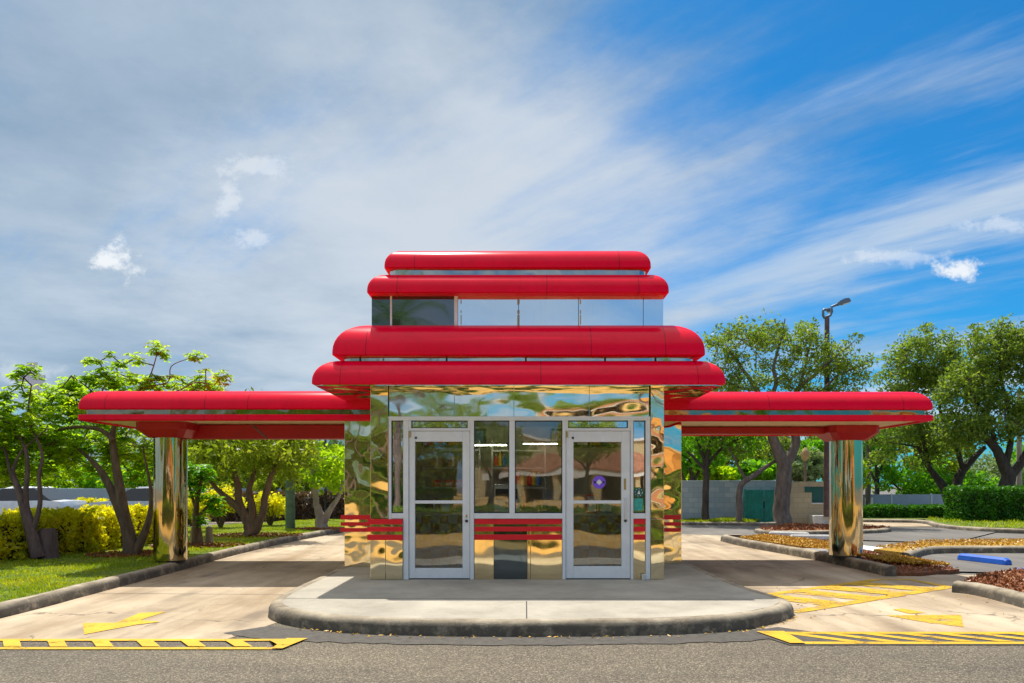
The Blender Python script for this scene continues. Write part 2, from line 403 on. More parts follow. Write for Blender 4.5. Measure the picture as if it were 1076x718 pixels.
# dark strip of asphalt hugging the front of the apron
rim = [(-2.62, 7.86), (-1.95, 7.5), (-1.36, 7.36), (0, 7.27), (1.46, 7.35), (2.3, 7.56), (2.7, 7.8)]
outer = [(3.0, 7.62), (2.2, 7.2), (1.3, 7.1), (.2, 7.0), (-1, 7.06), (-1.8, 7.16), (-2.6, 7.34), (-2.95, 7.6)]
jag = []
for a, b in zip(outer, outer[1:]):
    for i in range(9): f_ = i / 9; jag.append((a[0] + (b[0] - a[0]) * f_, a[1] + (b[1] - a[1]) * f_ + random.gauss(0, .022)))
sheet('road_edge', [(x, y + .12) for x, y in rim] + jag + outer[-1:], .0065, 'asphalt_patch')
# parking bays on the right
sheet('parking_bay', G((968, 600), (1200, 606), (1200, 583), (985, 586)), .008, 'parking_asphalt')
sheet('parking_bay', G((700, 561), (1000, 571), (1060, 556), (700, 551)), .008, 'parking_asphalt')

for a, b in (((-6.2, 10.4), (-2.95, 10.25)), ((-6.2, 14.6), (-2.85, 14.6)), ((-6.2, 19), (-2.8, 19)), ((3.1, 10.9), (8.5, 10.9)), ((3.0, 14.8), (5.8, 14.8)), ((3.0, 19.5), (5.4, 19.5)), ((6.9, 7.7), (7.0, 11.9))):
    struct(MB().poly(strip(a, b, .014), .0085).build('slab_joint', 'gasket'))
sheet('bar_base', [(2.5, 7.03), (7.75, 7.03), (7.75, 7.66), (2.3, 7.66)], .007, 'asphalt_patch')
# painted markings
def marking(name, label, polys, z=.009, mat='paint_yellow', cat='road marking'):
    mb = MB()
    for i, p in enumerate(polys): mb.poly(p, z + i * .0006)
    return tag(mb.build(name, mat), label, cat)
def bar(x0, x1, y0, y1, t, step, gap, slant):          # a long box of paint with slanting gaps
    P = [[(x0, y0), (x1, y0), (x1, y0 + t), (x0, y0 + t)], [(x0, y1 - t), (x1, y1 - t), (x1, y1), (x0, y1)]]
    x = x0; a, b = y0 + t, y1 - t
    while x < x1:
        w = step - gap
        P.append([(x + slant, a), (min(x + slant + w, x1), a), (min(x + w, x1), b), (x, b)]); x += step
    return P
bl = bar(-7.4, -2.22, 6.83, 7.29, .09, .42, .26, .2)
bl.append([(-2.22, 6.83), (-2.12, 6.83), (-2.02, 7.29), (-2.22, 7.29)])
marking('hatched_bar', 'yellow ladder bar painted across the left lane mouth', bl)
br_ = bar(2.66, 7.7, 7.06, 7.64, .10, .36, .2, .42)
br_.append([(2.52, 7.06), (2.66, 7.06), (2.66, 7.64), (2.38, 7.64)])
marking('hatched_bar', 'yellow ladder bar painted across the right lane mouth', br_)
marking('arrow_marking', 'yellow arrow painted on the left lane before the ladder bar',
        [G((174.4, 643.6), (147, 644.9), (121.6, 655.3), (147, 652.4)), G((121.6, 655.3), (87, 655.6), (88.5, 667.6), (142.8, 657.5)), G((121.6, 655.3), (142.8, 657.5), (169, 654.3), (147, 652.4))])
marking('arrow_marking', 'worn yellow arrow painted beside the hatched area on the right lane',
        [G((930.8, 647.5), (1009.7, 646.7), (1012.5, 659.6), (978, 655.7)), G((938, 641.2), (948, 640.3), (974, 644.7), (956, 645.8))], mat='paint_yellow_worn')
g = lambda p: ground(*p)
hat = [strip(g(a), g(b), w) for a, b, w in (((796, 627), (922, 609.6), .15), ((922, 609.6), (956, 609.6), .12), ((956, 609.6), (997, 617.5), .15), ((997, 617.5), (833, 644), .17),
       ((806, 627), (884, 636.5), .42), ((836, 622.2), (922, 630.5), .46), ((866, 617.8), (955, 625), .48), ((896, 613.6), (978, 620.5), .48))]
marking('hatched_zone', 'yellow hatched no parking zone painted on the right lane', hat[:1] + hat[1:], mat='paint_yellow_worn')
marking('bay_line', 'blue painted line at the right of the bay with the blue wheel stop', [G((1068, 597.5), (1076, 597.5), (1090, 599.5), (1068, 599))], z=.013, mat='paint_blue')
marking('bay_line', 'white painted strip beside the gold leaf bed behind the right column', [G((905, 573.5), (935, 577), (920, 580), (900, 577))], z=.013, mat='paint_white')

# kerbs: a rounded profile swept along a line
def kerb(name, pts, w, h, side=1, z=0, chips=0, closed=False):
    P = [Vector(p[:2]) for p in pts]
    # refine with Chaikin
    for _ in range(2):
        Q = [P[0]]
        for a, b in zip(P, P[1:]): Q += [a * .75 + b * .25, a * .25 + b * .75]
        Q.append(P[-1]); P = Q
    L = [P[0]]                                           # resample at about 0.25 m for an uneven cast edge
    for a, b in zip(P, P[1:]):
        k = max(1, int((b - a).length / .25))
        L += [a.lerp(b, (i + 1) / k) for i in range(k)]
    P = L
    prof = [(0, -.03), (.012, h * .55), (.03, h - .03), (.06, h - .004), (w - .03, h + .003), (w, h - .012), (w, -.03)]
    vs, fs = [], []
    for i, p in enumerate(P):
        d = (P[min(i + 1, len(P) - 1)] - P[max(i - 1, 0)]).normalized(); nrm = Vector((-d.y, d.x)) * side
        for j, (u, zz) in enumerate(prof):
            w_ = random.uniform(-.007, .007) if 0 < j < 5 else 0
            q = p + nrm * (u + w_); vs.append((q.x, q.y, z + zz + (random.uniform(-.004, .004) if 0 < j < 5 else 0)))
    n = len(prof)
    for i in range(len(P) - 1):
        for j in range(n - 1): fs.append((i * n + j, (i + 1) * n + j, (i + 1) * n + j + 1, i * n + j + 1))
    fs.append(tuple(range(n))); fs.append(tuple((len(P) - 1) * n + j for j in range(n)))
    return struct(MB().add(vs, fs).build(name, 'kerb_concrete', smooth=50))
AP = [(-2.95, 13.4), (-2.95, 11.5), (-2.97, 9.6), (-2.9, 8.75), (-2.72, 8.3), (-2.25, 7.85), (-1.5, 7.52), (-.6, 7.42), (.5, 7.41), (1.5, 7.5), (2.25, 7.72), (2.8, 8.15), (3.14, 8.6), (3.2, 9.0), (3.05, 9.7), (2.98, 10.6), (2.97, 13.4)]
kerb('apron_kerb', AP, .17, .15, side=1)
def inset_chain(pts, w):
    P = [Vector(p) for p in pts]; out = []
    for i, p in enumerate(P):
        d = (P[min(i + 1, len(P) - 1)] - P[max(i - 1, 0)]).normalized(); out.append(p + Vector((-d.y, d.x)) * w)
    return out
ap_in = inset_chain(AP, .165)
Q = ap_in
for _ in range(2):
    T = [Q[0]]
    for a, b in zip(Q, Q[1:]): T += [a * .75 + b * .25, a * .25 + b * .75]
    T.append(Q[-1]); Q = T
struct(MB().prism(Q, -.02, .147).build('apron', 'concrete_apron'))
for a, b in (((0.08, 7.6), (0.09, 8.75)), ((-2.75, 8.95), (2.98, 8.9))):    # saw-cut joints
    tag(MB().poly(strip(a, b, .012), .1495).build('apron_joint', 'gasket'), kind='structure')

LK = [(-9.5, 7.25), (-6.6, 7.45), (-5.75, 8.0), (-5.72, 9.2), (-5.8, 11.5), (-5.83, 13.0), (-6.0, 15.8), (-5.95, 19.7), (-5.55, 23.7), (-4.6, 27.5), (-3.0, 30)]
kerb('lawn_kerb', LK, .17, .15, side=1)
lawn_in = inset_chain(LK, .16)
lawn_pts = [(p.x, p.y) for p in lawn_in] + [(-8, 30), (-11, 24), (-11.5, 18), (-12.5, 13), (-14, 9)]
struct(MB().prism(lawn_pts, -.02, .135).build('lawn', 'lawn_soil'))

RK = [g((700, 565.5)), g((757, 569)), g((780, 575)), g((854, 588)), g((915, 602)), g((931, 606)), g((960, 606.5)), g((985, 604.5)), g((1010, 601)), g((965, 592)), g((930, 586)), g((890, 577))]
RK = [(p.x, p.y) for p in RK]
kerb('island_kerb', RK[1:6], .17, .17, side=-1 if False else 1)
kerb('island_kerb', [RK[1], (RK[1][0] + .15, RK[1][1] + .35), (RK[1][0] + .6, RK[1][1] + .4)], .17, .17, side=-1)
isl = [(p.x, p.y) for p in inset_chain(RK[1:6], -.0)]
isl_poly = [(x + .12, y + .05) for x, y in RK[1:6]] + [tuple(g((968, 606))[:2]), tuple(g((1008, 601.5))[:2]), tuple(g((960, 592.5))[:2]), tuple(g((905, 580))[:2]), tuple(g((880, 571))[:2]), tuple(g((800, 565))[:2])]
struct(MB().prism(isl_poly, -.02, .055).build('island_bed', 'mulch_bed'))
gold1 = [g((772, 569)), g((800, 574)), g((868, 584)), g((880, 578)), g((850, 572)), g((800, 566))]
struct(MB().prism([(p.x + .14, p.y) for p in gold1], .02, .115).build('leaf_bed', 'gold_bed'))
gold2 = [g((918, 580)), g((960, 585)), g((985, 578.5)), g((1110, 578)), g((1110, 571)), g((975, 572.5))]
struct(MB().prism(gold2, -.02, .06).build('leaf_bed', 'gold_bed'))
kerb('bay_kerb', [g((958, 588)), g((974, 581.5)), g((1000, 580.5)), g((1120, 580.5))], .2, .13, side=1)
BK = [g((1000, 623)), g((1020, 625)), g((1045, 631)), g((1076, 640)), g((1130, 656))]
kerb('corner_kerb', BK, .2, .15, side=1)
struct(MB().prism([g((1006, 622.5)), g((1022, 623.5)), g((1076, 637)), g((1150, 655)), g((1150, 606)), g((1070, 606)), g((1030, 611))], -.02, .11).build('corner_bed', 'mulch_bed'))
# far islands
kerb('far_kerb', [g((792, 560)), g((800, 562.5)), g((835, 563)), g((925, 561)), g((937, 559))], .2, .13, side=1)
struct(MB().prism([g((795, 560.5)), g((830, 561)), g((920, 560)), g((935, 557)), g((905, 556)), g((830, 553.5)), g((800, 555))], -.02, .1).build('far_bed', 'mulch_bed'))
kerb('far_kerb', [g((700, 552.5)), g((760, 552.5)), g((800, 553)), g((828, 552.3))], .2, .13, side=1)
struct(MB().prism([g((690, 552)), g((790, 552.3)), g((800, 549.5)), g((690, 549.5))], -.02, .12).build('wall_lawn', 'lawn_soil'))
kerb('far_kerb', [g((905, 549)), g((970, 549.5)), g((980, 554)), g((1010, 558)), g((1076, 560.5)), g((1150, 563))], .2, .13, side=1)
struct(MB().prism([g((905, 548.3)), g((972, 548.6)), g((985, 553)), g((1010, 557)), g((1150, 561.5)), g((1250, 545)), g((905, 545))], -.02, .12).build('hedge_lawn', 'lawn_soil'))

# grass blades, chips
def in_poly(P, pts):
    x, y = P[:, 0], P[:, 1]; ins = np.zeros(len(P), bool); n = len(pts)
    for i in range(n):
        x0, y0 = pts[i][0], pts[i][1]; x1, y1 = pts[(i + 1) % n][0], pts[(i + 1) % n][1]
        c = ((y0 > y) != (y1 > y)) & (x < (x1 - x0) * (y - y0) / ((y1 - y0) or 1e-9) + x0); ins ^= c
    return ins
def scatter(pts, n, ymax=None, power=1.0):
    a = np.array([p[:2] for p in pts]); lo, hi = a.min(0), a.max(0)
    if ymax: hi[1] = min(hi[1], ymax)
    u = rng.uniform(size=(n, 2)); u[:, 1] **= power
    P = lo + u * (hi - lo)
    return P[in_poly(P, [tuple(q[:2]) for q in pts])]
def grass(pts, n, z, h, w, power=1.0):
    P = scatter(pts, n, power=power); k = len(P)
    b = np.column_stack([P, np.full(k, z)])
    t = rng.uniform(0, 2 * np.pi, k); d = np.column_stack([np.cos(t), np.sin(t), np.zeros(k)])
    lean = np.column_stack([rng.normal(0, .5, k), rng.normal(0, .5, k), np.ones(k)])
    patch = .75 + .5 * np.sin(P[:, 0] * 2.3 + 1.3 * np.sin(P[:, 1] * 1.9)) * np.sin(P[:, 1] * 1.7 + np.sin(P[:, 0] * 2.9))
    hh = (h * rng.uniform(.5, 1.3, k) * np.clip(patch, .45, 1.3))[:, None]
    ww = (w * (1 + P[:, 1] / 30))[:, None]
    return np.stack([b - d * ww, b + d * ww, b + lean * hh], axis=1)
o = quads('grass', np.concatenate([grass(lawn_pts, 210000, .13, .045, .006, 1.35)]), 'grass_blade', n=3); tag(o, kind='stuff')
wl = [g((690, 552)), g((790, 552.3)), g((800, 549.5)), g((690, 549.5))]; hl = [g((975, 549.5)), g((1010, 557)), g((1150, 561.5)), g((1250, 545)), g((975, 547))]
tag(quads('grass', np.concatenate([grass(wl, 9000, .11, .12, .012), grass(hl, 12000, .11, .1, .012)]), 'grass_blade', n=3), kind='stuff')
def chips(name, polys, mat, z, n, size):
    V = []
    for p in polys:
        P = scatter(p, n); k = len(P)
        V.append(leaves(np.column_stack([P, z + rng.uniform(0, .025, k)]), size, aspect=.45))
    return tag(quads(name, np.concatenate(V), mat), kind='stuff')
def ring(c, r): return [(c[0] + r * math.cos(t) * 1.3, c[1] + r * math.sin(t) * random.uniform(.8, 1.1)) for t in np.linspace(0, 2 * math.pi, 14)[:-1]]
corner_poly = [g((1006, 622.5)), g((1022, 623.5)), g((1076, 637)), g((1150, 655)), g((1150, 606)), g((1070, 606)), g((1030, 611))]
chips('mulch', [isl_poly], 'mulch_chip', .06, 9000, .05); chips('mulch', [corner_poly], 'mulch_chip', .115, 9000, .05)
chips('mulch', [[g((795, 560.5)), g((830, 561)), g((920, 560)), g((935, 557)), g((905, 556)), g((830, 553.5))]], 'mulch_chip', .105, 5000, .09)
chips('fallen_leaves', [[(p.x + .14, p.y) for p in gold1], gold2, [g((905, 590)), g((935, 597)), g((1000, 601)), g((950, 592))]], 'gold_chip', .115, 6000, .06)
# dry leaves drifted against the foot of the apron kerb, and stray grit on the drive
LP = []
for _ in range(170):
    i = random.randrange(5, 12); a, b = Vector(AP[i]), Vector(AP[i + 1]); p = a.lerp(b, random.random()); LP.append((p.x, p.y - abs(random.gauss(0, .05)) - .02, .012))
for _ in range(160): LP.append((random.uniform(2.5, 8), random.uniform(7.7, 12.2), .012))
tag(quads('fallen_leaves', leaves(np.array(LP), .04, aspect=.5) * np.array([1, 1, .4]) + np.array([0, 0, .01]), 'gold_chip'), kind='stuff')

# ------------------------------------------------------------------ the restaurant
FY = 10.8; FS = F / FY
fx = lambda px: (px - CX) / FS
fz = lambda py: CH + (HY - py) / FS
B = empty('drive_through_restaurant', (0, FY + 2, .147), 'tiered red and mirror steel drive-through restaurant on the concrete apron', 'restaurant')

def sweep(x0, x1, y0, y1, prof, rc=.05, seg=4, cap_top=True, cap_bot=True):
    """prof: (inset, z) from the bottom up, swept round a rounded rectangle"""
    mb = MB(); rings = []
    for ins, z in prof:
        r = max(rc - ins * .3, .01); a0, a1, b0, b1 = x0 + ins, x1 - ins, y0 + ins, y1 - ins; rg = []
        for cx, cy, st in ((a1 - r, b0 + r, -90), (a1 - r, b1 - r, 0), (a0 + r, b1 - r, 90), (a0 + r, b0 + r, 180)):
            for i in range(seg + 1):
                t = R(st + 90 * i / seg); rg.append((cx + r * math.cos(t), cy + r * math.sin(t), z))
        rings.append(rg)
    n = len(rings[0]); vs = [p for rg in rings for p in rg]; fs = []
    for i in range(len(rings) - 1):
        for j in range(n): fs.append((i * n + j, i * n + (j + 1) % n, (i + 1) * n + (j + 1) % n, (i + 1) * n + j))
    if cap_bot: fs.append(tuple(range(n - 1, -1, -1)))
    if cap_top: fs.append(tuple((len(rings) - 1) * n + j for j in range(n)))
    return mb.add(vs, fs)
def bullnose(z0, z1, fas, rx):
    pr = [(.02, z0), (0, z0 + .012), (0, z0 + fas)]
    for i in range(1, 11):
        t = math.pi / 2 * i / 10; pr.append((rx * (1 - math.cos(t)), z0 + fas + (z1 - z0 - fas) * math.sin(t)))
    return pr
YB = 18.5
sweep(-2.80, 2.80, 10.26, YB + .6, bullnose(2.84, 3.215, .05, .40)).build('roof_band', 'red_roof_one', B, smooth=35)
sweep(-2.57, 2.57, 10.45, YB + .4, bullnose(3.262, 3.775, .06, .55)).build('roof_band', 'red_roof_two', B, smooth=35)
sweep(-2.15, 2.13, 10.75, YB, bullnose(4.20, 4.525, .05, .32)).build('roof_band', 'red_roof_three', B, smooth=35)
sweep(-1.94, 1.91, 10.95, YB - .2, bullnose(4.605, 4.93, .05, .32)).build('roof_band', 'red_roof_four', B, smooth=35)
sweep(-2.44, 2.44, 10.58, YB + .3, [(0, 3.195), (0, 3.265)], rc=.1).build('recess_strip', 'steel_strip', B)
sweep(-1.88, 1.85, 11.02, YB - .3, [(0, 4.51), (0, 4.61)], rc=.1).build('recess_strip', 'steel_strip', B)
# little brackets in the recess
for x in (-2.2, -1.0, .1, 1.2, 1.9):
    MB().box(x - .012, x + .012, 10.565, 10.579, 3.206, 3.255).build('bracket', 'gasket', B)
# mirror soffit under the lowest band
sweep(-2.765, 2.765, 10.295, YB + .5, [(0, 2.828), (0, 2.838)], rc=.12).build('soffit', 'steel_soffit', B)
# body behind the shop front
bx0, bx1 = fx(390), fx(697)
MB().box(bx0, bx0 + .08, FY + .06, YB, .147, 2.826).build('wall', 'steel_front', B); MB().box(bx1 - .08, bx1, FY + .06, YB, .147, 2.826).build('wall', 'steel_front', B)
MB().box(bx0 + .09, bx1 - .09, 14.6, 14.7, .15, 2.83).build('interior_wall', 'interior_wall', B)
MB().box(bx0 + .082, bx1 - .082, FY + .06, 14.59, .148, .158).build('interior_floor', 'interior_floor', B)
MB().box(bx0 + .082, bx1 - .082, FY + .06, 14.59, 2.6, 2.62).build('interior_ceiling', 'interior_wall', B)

def panel(name, px0, px1, py0, py1, mat='steel_front', proud=0.0, gap=.004, z0=None):
    x0, x1 = fx(px0) + gap / 2, fx(px1) - gap / 2; zb = fz(py1) if z0 is None else z0; zt = fz(py0)
    return MB().box(x0, x1, FY - proud, FY + .05, zb + gap / 2, zt - gap / 2).build(name, mat, B, bevel=.003)
# header: four sheets with open joints, a thin trim line near the top
for a, b in ((409, 477.5), (477.5, 540), (540, 619), (619, 682)):
    panel('header_panel', a, b, 409, 438.2, 'steel_header', .012)
    panel('header_trim', a, b, 403.9, 408.6, 'steel_soffit', .03, z0=None)
panel('pilaster', 390, 408.6, 404, 545, 'steel_wavy', .06)
panel('pilaster_base', 390, 406, 545.4, 613, 'steel_wavy', .07, z0=.148); panel('pilaster_base', 406, 424, 545.4, 613, 'steel_wavy', .07, z0=.148)
panel('pilaster', 683, 697, 404, 545, 'steel_wavy', .06); panel('pilaster_base', 683, 697, 545.4, 613, 'steel_wavy', .06, z0=.148)
for a, b, m_ in ((498.4, 519, 'steel_front'), (519, 554, 'steel_dark'), (554, 557.4, 'steel_front'), (557.4, 590.6, 'steel_front')):
    panel('apron_panel', a, b, 545.2, 613, m_, .02, z0=.148)
panel('apron_panel', 665.2, 677.8, 545.2, 613, 'steel_front', .02, z0=.148)
def stripes(x0, x1, Y, zs, group=None):
    for z0, z1 in zs: MB().box(x0, x1, Y - .014, Y - .002, z0, z1).build('stripe', 'stripe_red', B, bevel=.002)
ST = [(fz(550.9), fz(545.4)), (fz(558.4), fz(553.4)), (fz(567.3), fz(561.6))]
stripes(fx(498.8), fx(590.2), FY - .02, ST)
stripes(fx(387), fx(424), FY - .07, ST); stripes(fx(665.6), fx(677.6), FY - .02, ST)

# the wings either side with their service sides
def wing(px0, px1, Y, side):
    s = F / Y; x0, x1 = (px0 - CX) / s, (px1 - CX) / s
    if side < 0: x1 = bx0 - .003
    else: x0 = bx1 + .003
    MB().box(x0, x1, Y, YB - 1, .148, 2.6).build('wing', 'steel_wavy', B, bevel=.004)
    Z = lambda py: CH + (HY - py) / s
    zs = [(Z(b), Z(a)) for a, b in ((541.3, 546), (548.8, 552.6), (555, 559))]
    if side < 0: stripes(x0 - .06, x1, Y, zs)
    else: stripes(x0, x1 - .01, Y, zs)
    MB().box(min(x0, x1), max(x0, x1), Y + .02, YB - 1, 2.602, 2.826).build('wing_head', 'steel_soffit', B)
wing(362, 390, 12.42, -1); wing(697, 716, 12.9, 1)

# clerestory
CY = 10.96; cs = F / CY; cfx = lambda px: (px - CX) / cs
for a, b, m in ((390, 411, 'dark_glass'), (411, 478, 'dark_glass')):
    MB().box(cfx(a) + .008, cfx(b) - .008, CY, CY + .04, 3.74, 4.22).build('clerestory_window', m, B)
MB().box(cfx(410), cfx(412), CY - .012, CY + .02, 3.74, 4.22).build('mullion', 'aluminium', B); MB().box(cfx(477.3), cfx(481), CY - .012, CY + .02, 3.74, 4.22).build('mullion', 'aluminium', B)
for a, b in ((481, 545), (545, 608), (608, 676), (676, 697)):
    MB().box(cfx(a) + .003, cfx(b) - .003, CY, CY + .04, 3.74, 4.22).build('clerestory_panel', 'steel_upper', B, bevel=.003)
for px in (484.5, 544, 545.5, 608, 610): # rust runs at the joints
    x = cfx(px)
    for z0, z1 in ((3.78, 3.93), (3.96, 4.0), (4.08, 4.15)): MB().box(x - .007, x + .007, CY - .003, CY - .0005, z0 + random.uniform(-.02, .02), z1).build('rust_mark', 'brass', B)
for x in (cfx(390), cfx(697) - .06): MB().box(x, x + .06, CY + .045, YB - .2, 3.74, 4.22).build('clerestory_wall', 'steel_upper', B)

# aluminium shop-front frame
fr = MB(); y0, y1 = FY - .05, FY + .055
zt, zh = fz(438), fz(442.2)
zf = .148
for a, b in ((408.8, 411.6), (424.2, 429.8), (494.2, 498.2), (590.8, 594.2), (662.2, 665), (678, 682.8)):
    fr.box(fx(a), fx(b), y0, y1, zf, zh)
fr.box(fx(408.8), fx(682.8), y0 - .004, y1, zh, zt)
fr.box(fx(535.2), fx(541), y0, y1, fz(539.4), zh)
for a, b in ((411.6, 424.2), (498.2, 590.8), (665, 678)): fr.box(fx(a), fx(b), y0 + .004, y1, fz(545), fz(539.4))
for a, b in ((429.8, 494.2), (594.2, 662.2)): fr.box(fx(a), fx(b), y0 + .004, y1, fz(453), fz(450.2))
for a, b in ((429.8, 432.4), (491.6, 494.2), (594.2, 596.8), (659.6, 662.2)): fr.box(fx(a), fx(b), y0 + .006, y1, fz(450.2), zh)
fr.build('storefront_frame', 'aluminium', B, bevel=.004)
gk = MB()
def pane(px0, px1, py0, py1, parent=B, name='window_pane', y=None, mat='window_glass'):
    y = FY + .008 if y is None else y
    x0, x1, za, zb = fx(px0), fx(px1), fz(py1), fz(py0)
    o = MB().box(x0 + .004, x1 - .004, y, y + .006, za + .004, zb - .004).build(name, mat, parent)
    t = .012
    for q in ((x0, x0 + t, za, zb), (x1 - t, x1, za, zb), (x0 + t, x1 - t, za, za + t), (x0 + t, x1 - t, zb - t, zb)): gk.box(q[0], q[1], y - .012, y - .001, q[2], q[3])
    return o
pane(411.6, 424.2, 442.2, 539.4, mat='side_glass'); wp = pane(498.2, 535.2, 442.2, 539.4); pane(541, 590.8, 442.2, 539.4); rp = pane(665, 678, 442.2, 539.4, mat='side_glass')
pane(432.4, 491.6, 442.2, 450.2, mat='side_glass'); pane(596.8, 659.6, 442.2, 450.2, mat='side_glass')
gk.build('gasket', 'gasket', B)
def door(px0, px1, gl, gr, gt, gb, hinge_left, label):
    y0, y1 = FY - .03, FY + .02
    D = MB(); zb, zt = .162, fz(453.3)
    mr = (fz(529.3), fz(526))
    D.box(fx(px0), fx(gl), y0, y1, zb, zt); D.box(fx(gr), fx(px1), y0, y1, zb, zt)
    D.box(fx(gl), fx(gr), y0 + .002, y1, fz(gt), zt); D.box(fx(gl), fx(gr), y0 + .002, y1, zb, fz(gb)); D.box(fx(gl), fx(gr), y0 - .004, y1, *mr)
    d = D.build('door', 'aluminium', B, bevel=.005); d['label'] = label
    yg = FY - .004
    for a, b in ((gt, 526), (529.3, gb)):
        MB().box(fx(gl) - .003, fx(gr) + .003, yg, yg + .006, fz(b) - .003, fz(a) + .003).build('pane', 'window_glass', d)
    for z in ((fz(460), fz(454)), ):
        x = fx(px0) if hinge_left else fx(px0)
        MB().tube([(x + .012, y0 - .016, z[0]), (x + .012, y0 - .016, z[1])], .013, 10).build('hinge', 'brass', d)
    MB().box(fx(px0 + 6), fx(px0 + 8.2), y0 - .006, y0 - .0005, fz(461.5), fz(459.3)).build('sensor', 'gasket', d)
    MB().box(fx(px0) + .02, fx(px1) - .02, y0 + .004, y1 - .004, .149, .161).build('sweep', 'gasket', d)
    return d, y0
d1, dy = door(430.2, 493.8, 436.3, 486.2, 464.3, 597, True, 'closed left glass door')
lk = MB(); lk.lathe(0, 0, [(.02, 0), (.02, .012), (.012, .014)], 16)
def lock(d, px, py):
    o = MB(); c = Vector((fx(px), dy, fz(py))); o.tube([c, c + Vector((0, -.014, 0))], [.022, .018], 16); o.build('lock', 'gasket', d)
    c.z += .07; MB().box(c.x - .012, c.x + .012, dy - .004, dy - .0005, c.z - .02, c.z + .02).build('key_plate', 'brass', d)
lock(d1, 490.4, 547.5)
d2, dy = door(594.6, 661.8, 602.4, 652.8, 464.6, 595, True, 'closed right glass door with purple sticker')
lock(d2, 656.8, 547)
hp = MB(); x = fx(656.4)
hp.tube([(x, dy - .002, fz(546)), (x, dy - .05, fz(545)), (x, dy - .05, fz(525)), (x, dy - .002, fz(524))], .013, 10)
hp.build('handle', 'aluminium_bright', d2, smooth=50)
MB().box(fx(655.2), fx(657.4), dy - .008, dy - .0005, fz(514.6), fz(503)).build('pull_plate', 'brass', d2, bevel=.003)
# round purple sticker with a pale diamond and two dark bars, on the right door's glass
sk = MB(); c = Vector((fx(629.6), FY - .006, fz(506.8))); rr = .092
def disc(mb, c, r, y, m=0, n=32): mb.add([(c.x + r * math.cos(2 * math.pi * i / n), y, c.z + r * math.sin(2 * math.pi * i / n)) for i in range(n)], [tuple(range(n))], m)
disc(sk, c, rr, c.y)
q = .042; sk.add([(c.x - q, c.y - .001, c.z), (c.x, c.y - .001, c.z - q), (c.x + q, c.y - .001, c.z), (c.x, c.y - .001, c.z + q)], [(0, 1, 2, 3)], 1)
for s in (-1, 1): sk.add([(c.x + s * .045, c.y - .001, c.z - .012), (c.x + s * .075, c.y - .001, c.z - .016), (c.x + s * .075, c.y - .001, c.z + .014), (c.x + s * .045, c.y - .001, c.z + .01)], [(0, 1, 2, 3)], 2)
sk.build('sticker', ['sticker_purple', 'paper_white', 'ink'], d2)
# right side light: round dark green decal and a teal card under it
rk = MB(); c = Vector((fx(671.2), FY + .005, fz(517.5))); disc(rk, c, .072, c.y)
for a in range(9):
    t = a * .75; rk.add([(c.x + .052 * math.cos(t) - .008, c.y - .001, c.z + .052 * math.sin(t) - .004), (c.x + .052 * math.cos(t) + .008, c.y - .001, c.z + .052 * math.sin(t) - .006), (c.x + .052 * math.cos(t), c.y - .001, c.z + .052 * math.sin(t) + .009)], [(0, 1, 2)], 1)
rk.add([(c.x - .02, c.y - .001, c.z - .025), (c.x + .022, c.y - .001, c.z - .025), (c.x + .006, c.y - .001, c.z + .035), (c.x - .006, c.y - .001, c.z + .01)], [(0, 1, 2, 3)], 1)
rk.build('sticker', ['sticker_green', 'paper_white'], rp)
MB().box(fx(665.8), fx(675.5), FY + .002, FY + .005, fz(536.5), fz(523.8)).build('card', 'sticker_teal', rp)

# ------------------------------------------------------------------ inside, behind the glass
t = empty('counter', (.0, 12.5, .158), 'service counter with amber and grey checkered tile front behind the doors', 'counter')
MB().box(-1.9, 1.85, 12.4, 13.0, .158, .98).build('counter_front', 'checker_tile', t); MB().box(-1.92, 1.87, 12.36, 13.04, .982, 1.02).build('counter_top', 'counter_top', t, bevel=.006)
def shelf(x0, x1, Y, label):
    t = empty('shelf_rack', ((x0 + x1) / 2, Y, .158), label, 'shelf')
    for z in (.5, 1.0, 1.42, 1.78, 2.1): MB().box(x0, x1, Y, Y + .35, z, z + .03).build('shelf', 'shelf_metal', t)
    for x in (x0, x1 - .03): MB().box(x, x + .03, Y - .002, Y + .02, .158, 2.3).build('post', 'shelf_metal', t)
k = NT('tube_light'); k.b.inputs['Emission Color'].default_value = (1, .96, .7, 1); k.b.inputs['Emission Strength'].default_value = 40
for x, Y_, lab in ((-.5, 13.3, 'fluorescent tube light inside seen through the narrower middle window'), (.37, 12.9, 'fluorescent tube light inside seen through the wide window')):
    zl = 2.17; t = empty('tube_lamp', (x, Y_, zl), lab, 'lamp')
    MB().box(x - .32, x + .32, Y_ - .04, Y_ + .04, zl + .03, zl + .05).build('housing', 'metal_dark', t); MB().tube([(x - .29, Y_, zl + .008), (x + .29, Y_, zl + .008)], .006, 10).build('tube', 'tube_light', t)
    for q in (-.25, .25): MB().tube([(x + q, Y_, zl + .05), (x + q, Y_, 2.599)], .006, 6).build('rod', 'shelf_metal', t)
shelf(-1.75, -.7, 13.9, 'metal shelf rack with boxes inside behind the left door')
shelf(-.5, .5, 14.0, 'metal shelf rack inside behind the middle window')
for i, x in enumerate((-1.5, -1.28, -1.1, -.88)):
    t = empty('snack_box', (x, 13.98, 1.45), 'small red box on the shelf rack behind the left door', 'box', 'red boxes on the inside shelf')
    MB().box(x - .07, x + .07, 13.92, 14.1, 1.453, 1.58).build('carton', 'box_red', t, bevel=.004); MB().box(x - .05, x + .05, 13.915, 13.9185, 1.48, 1.53).build('carton_label', 'paper_white' if i % 2 else 'brass', t)
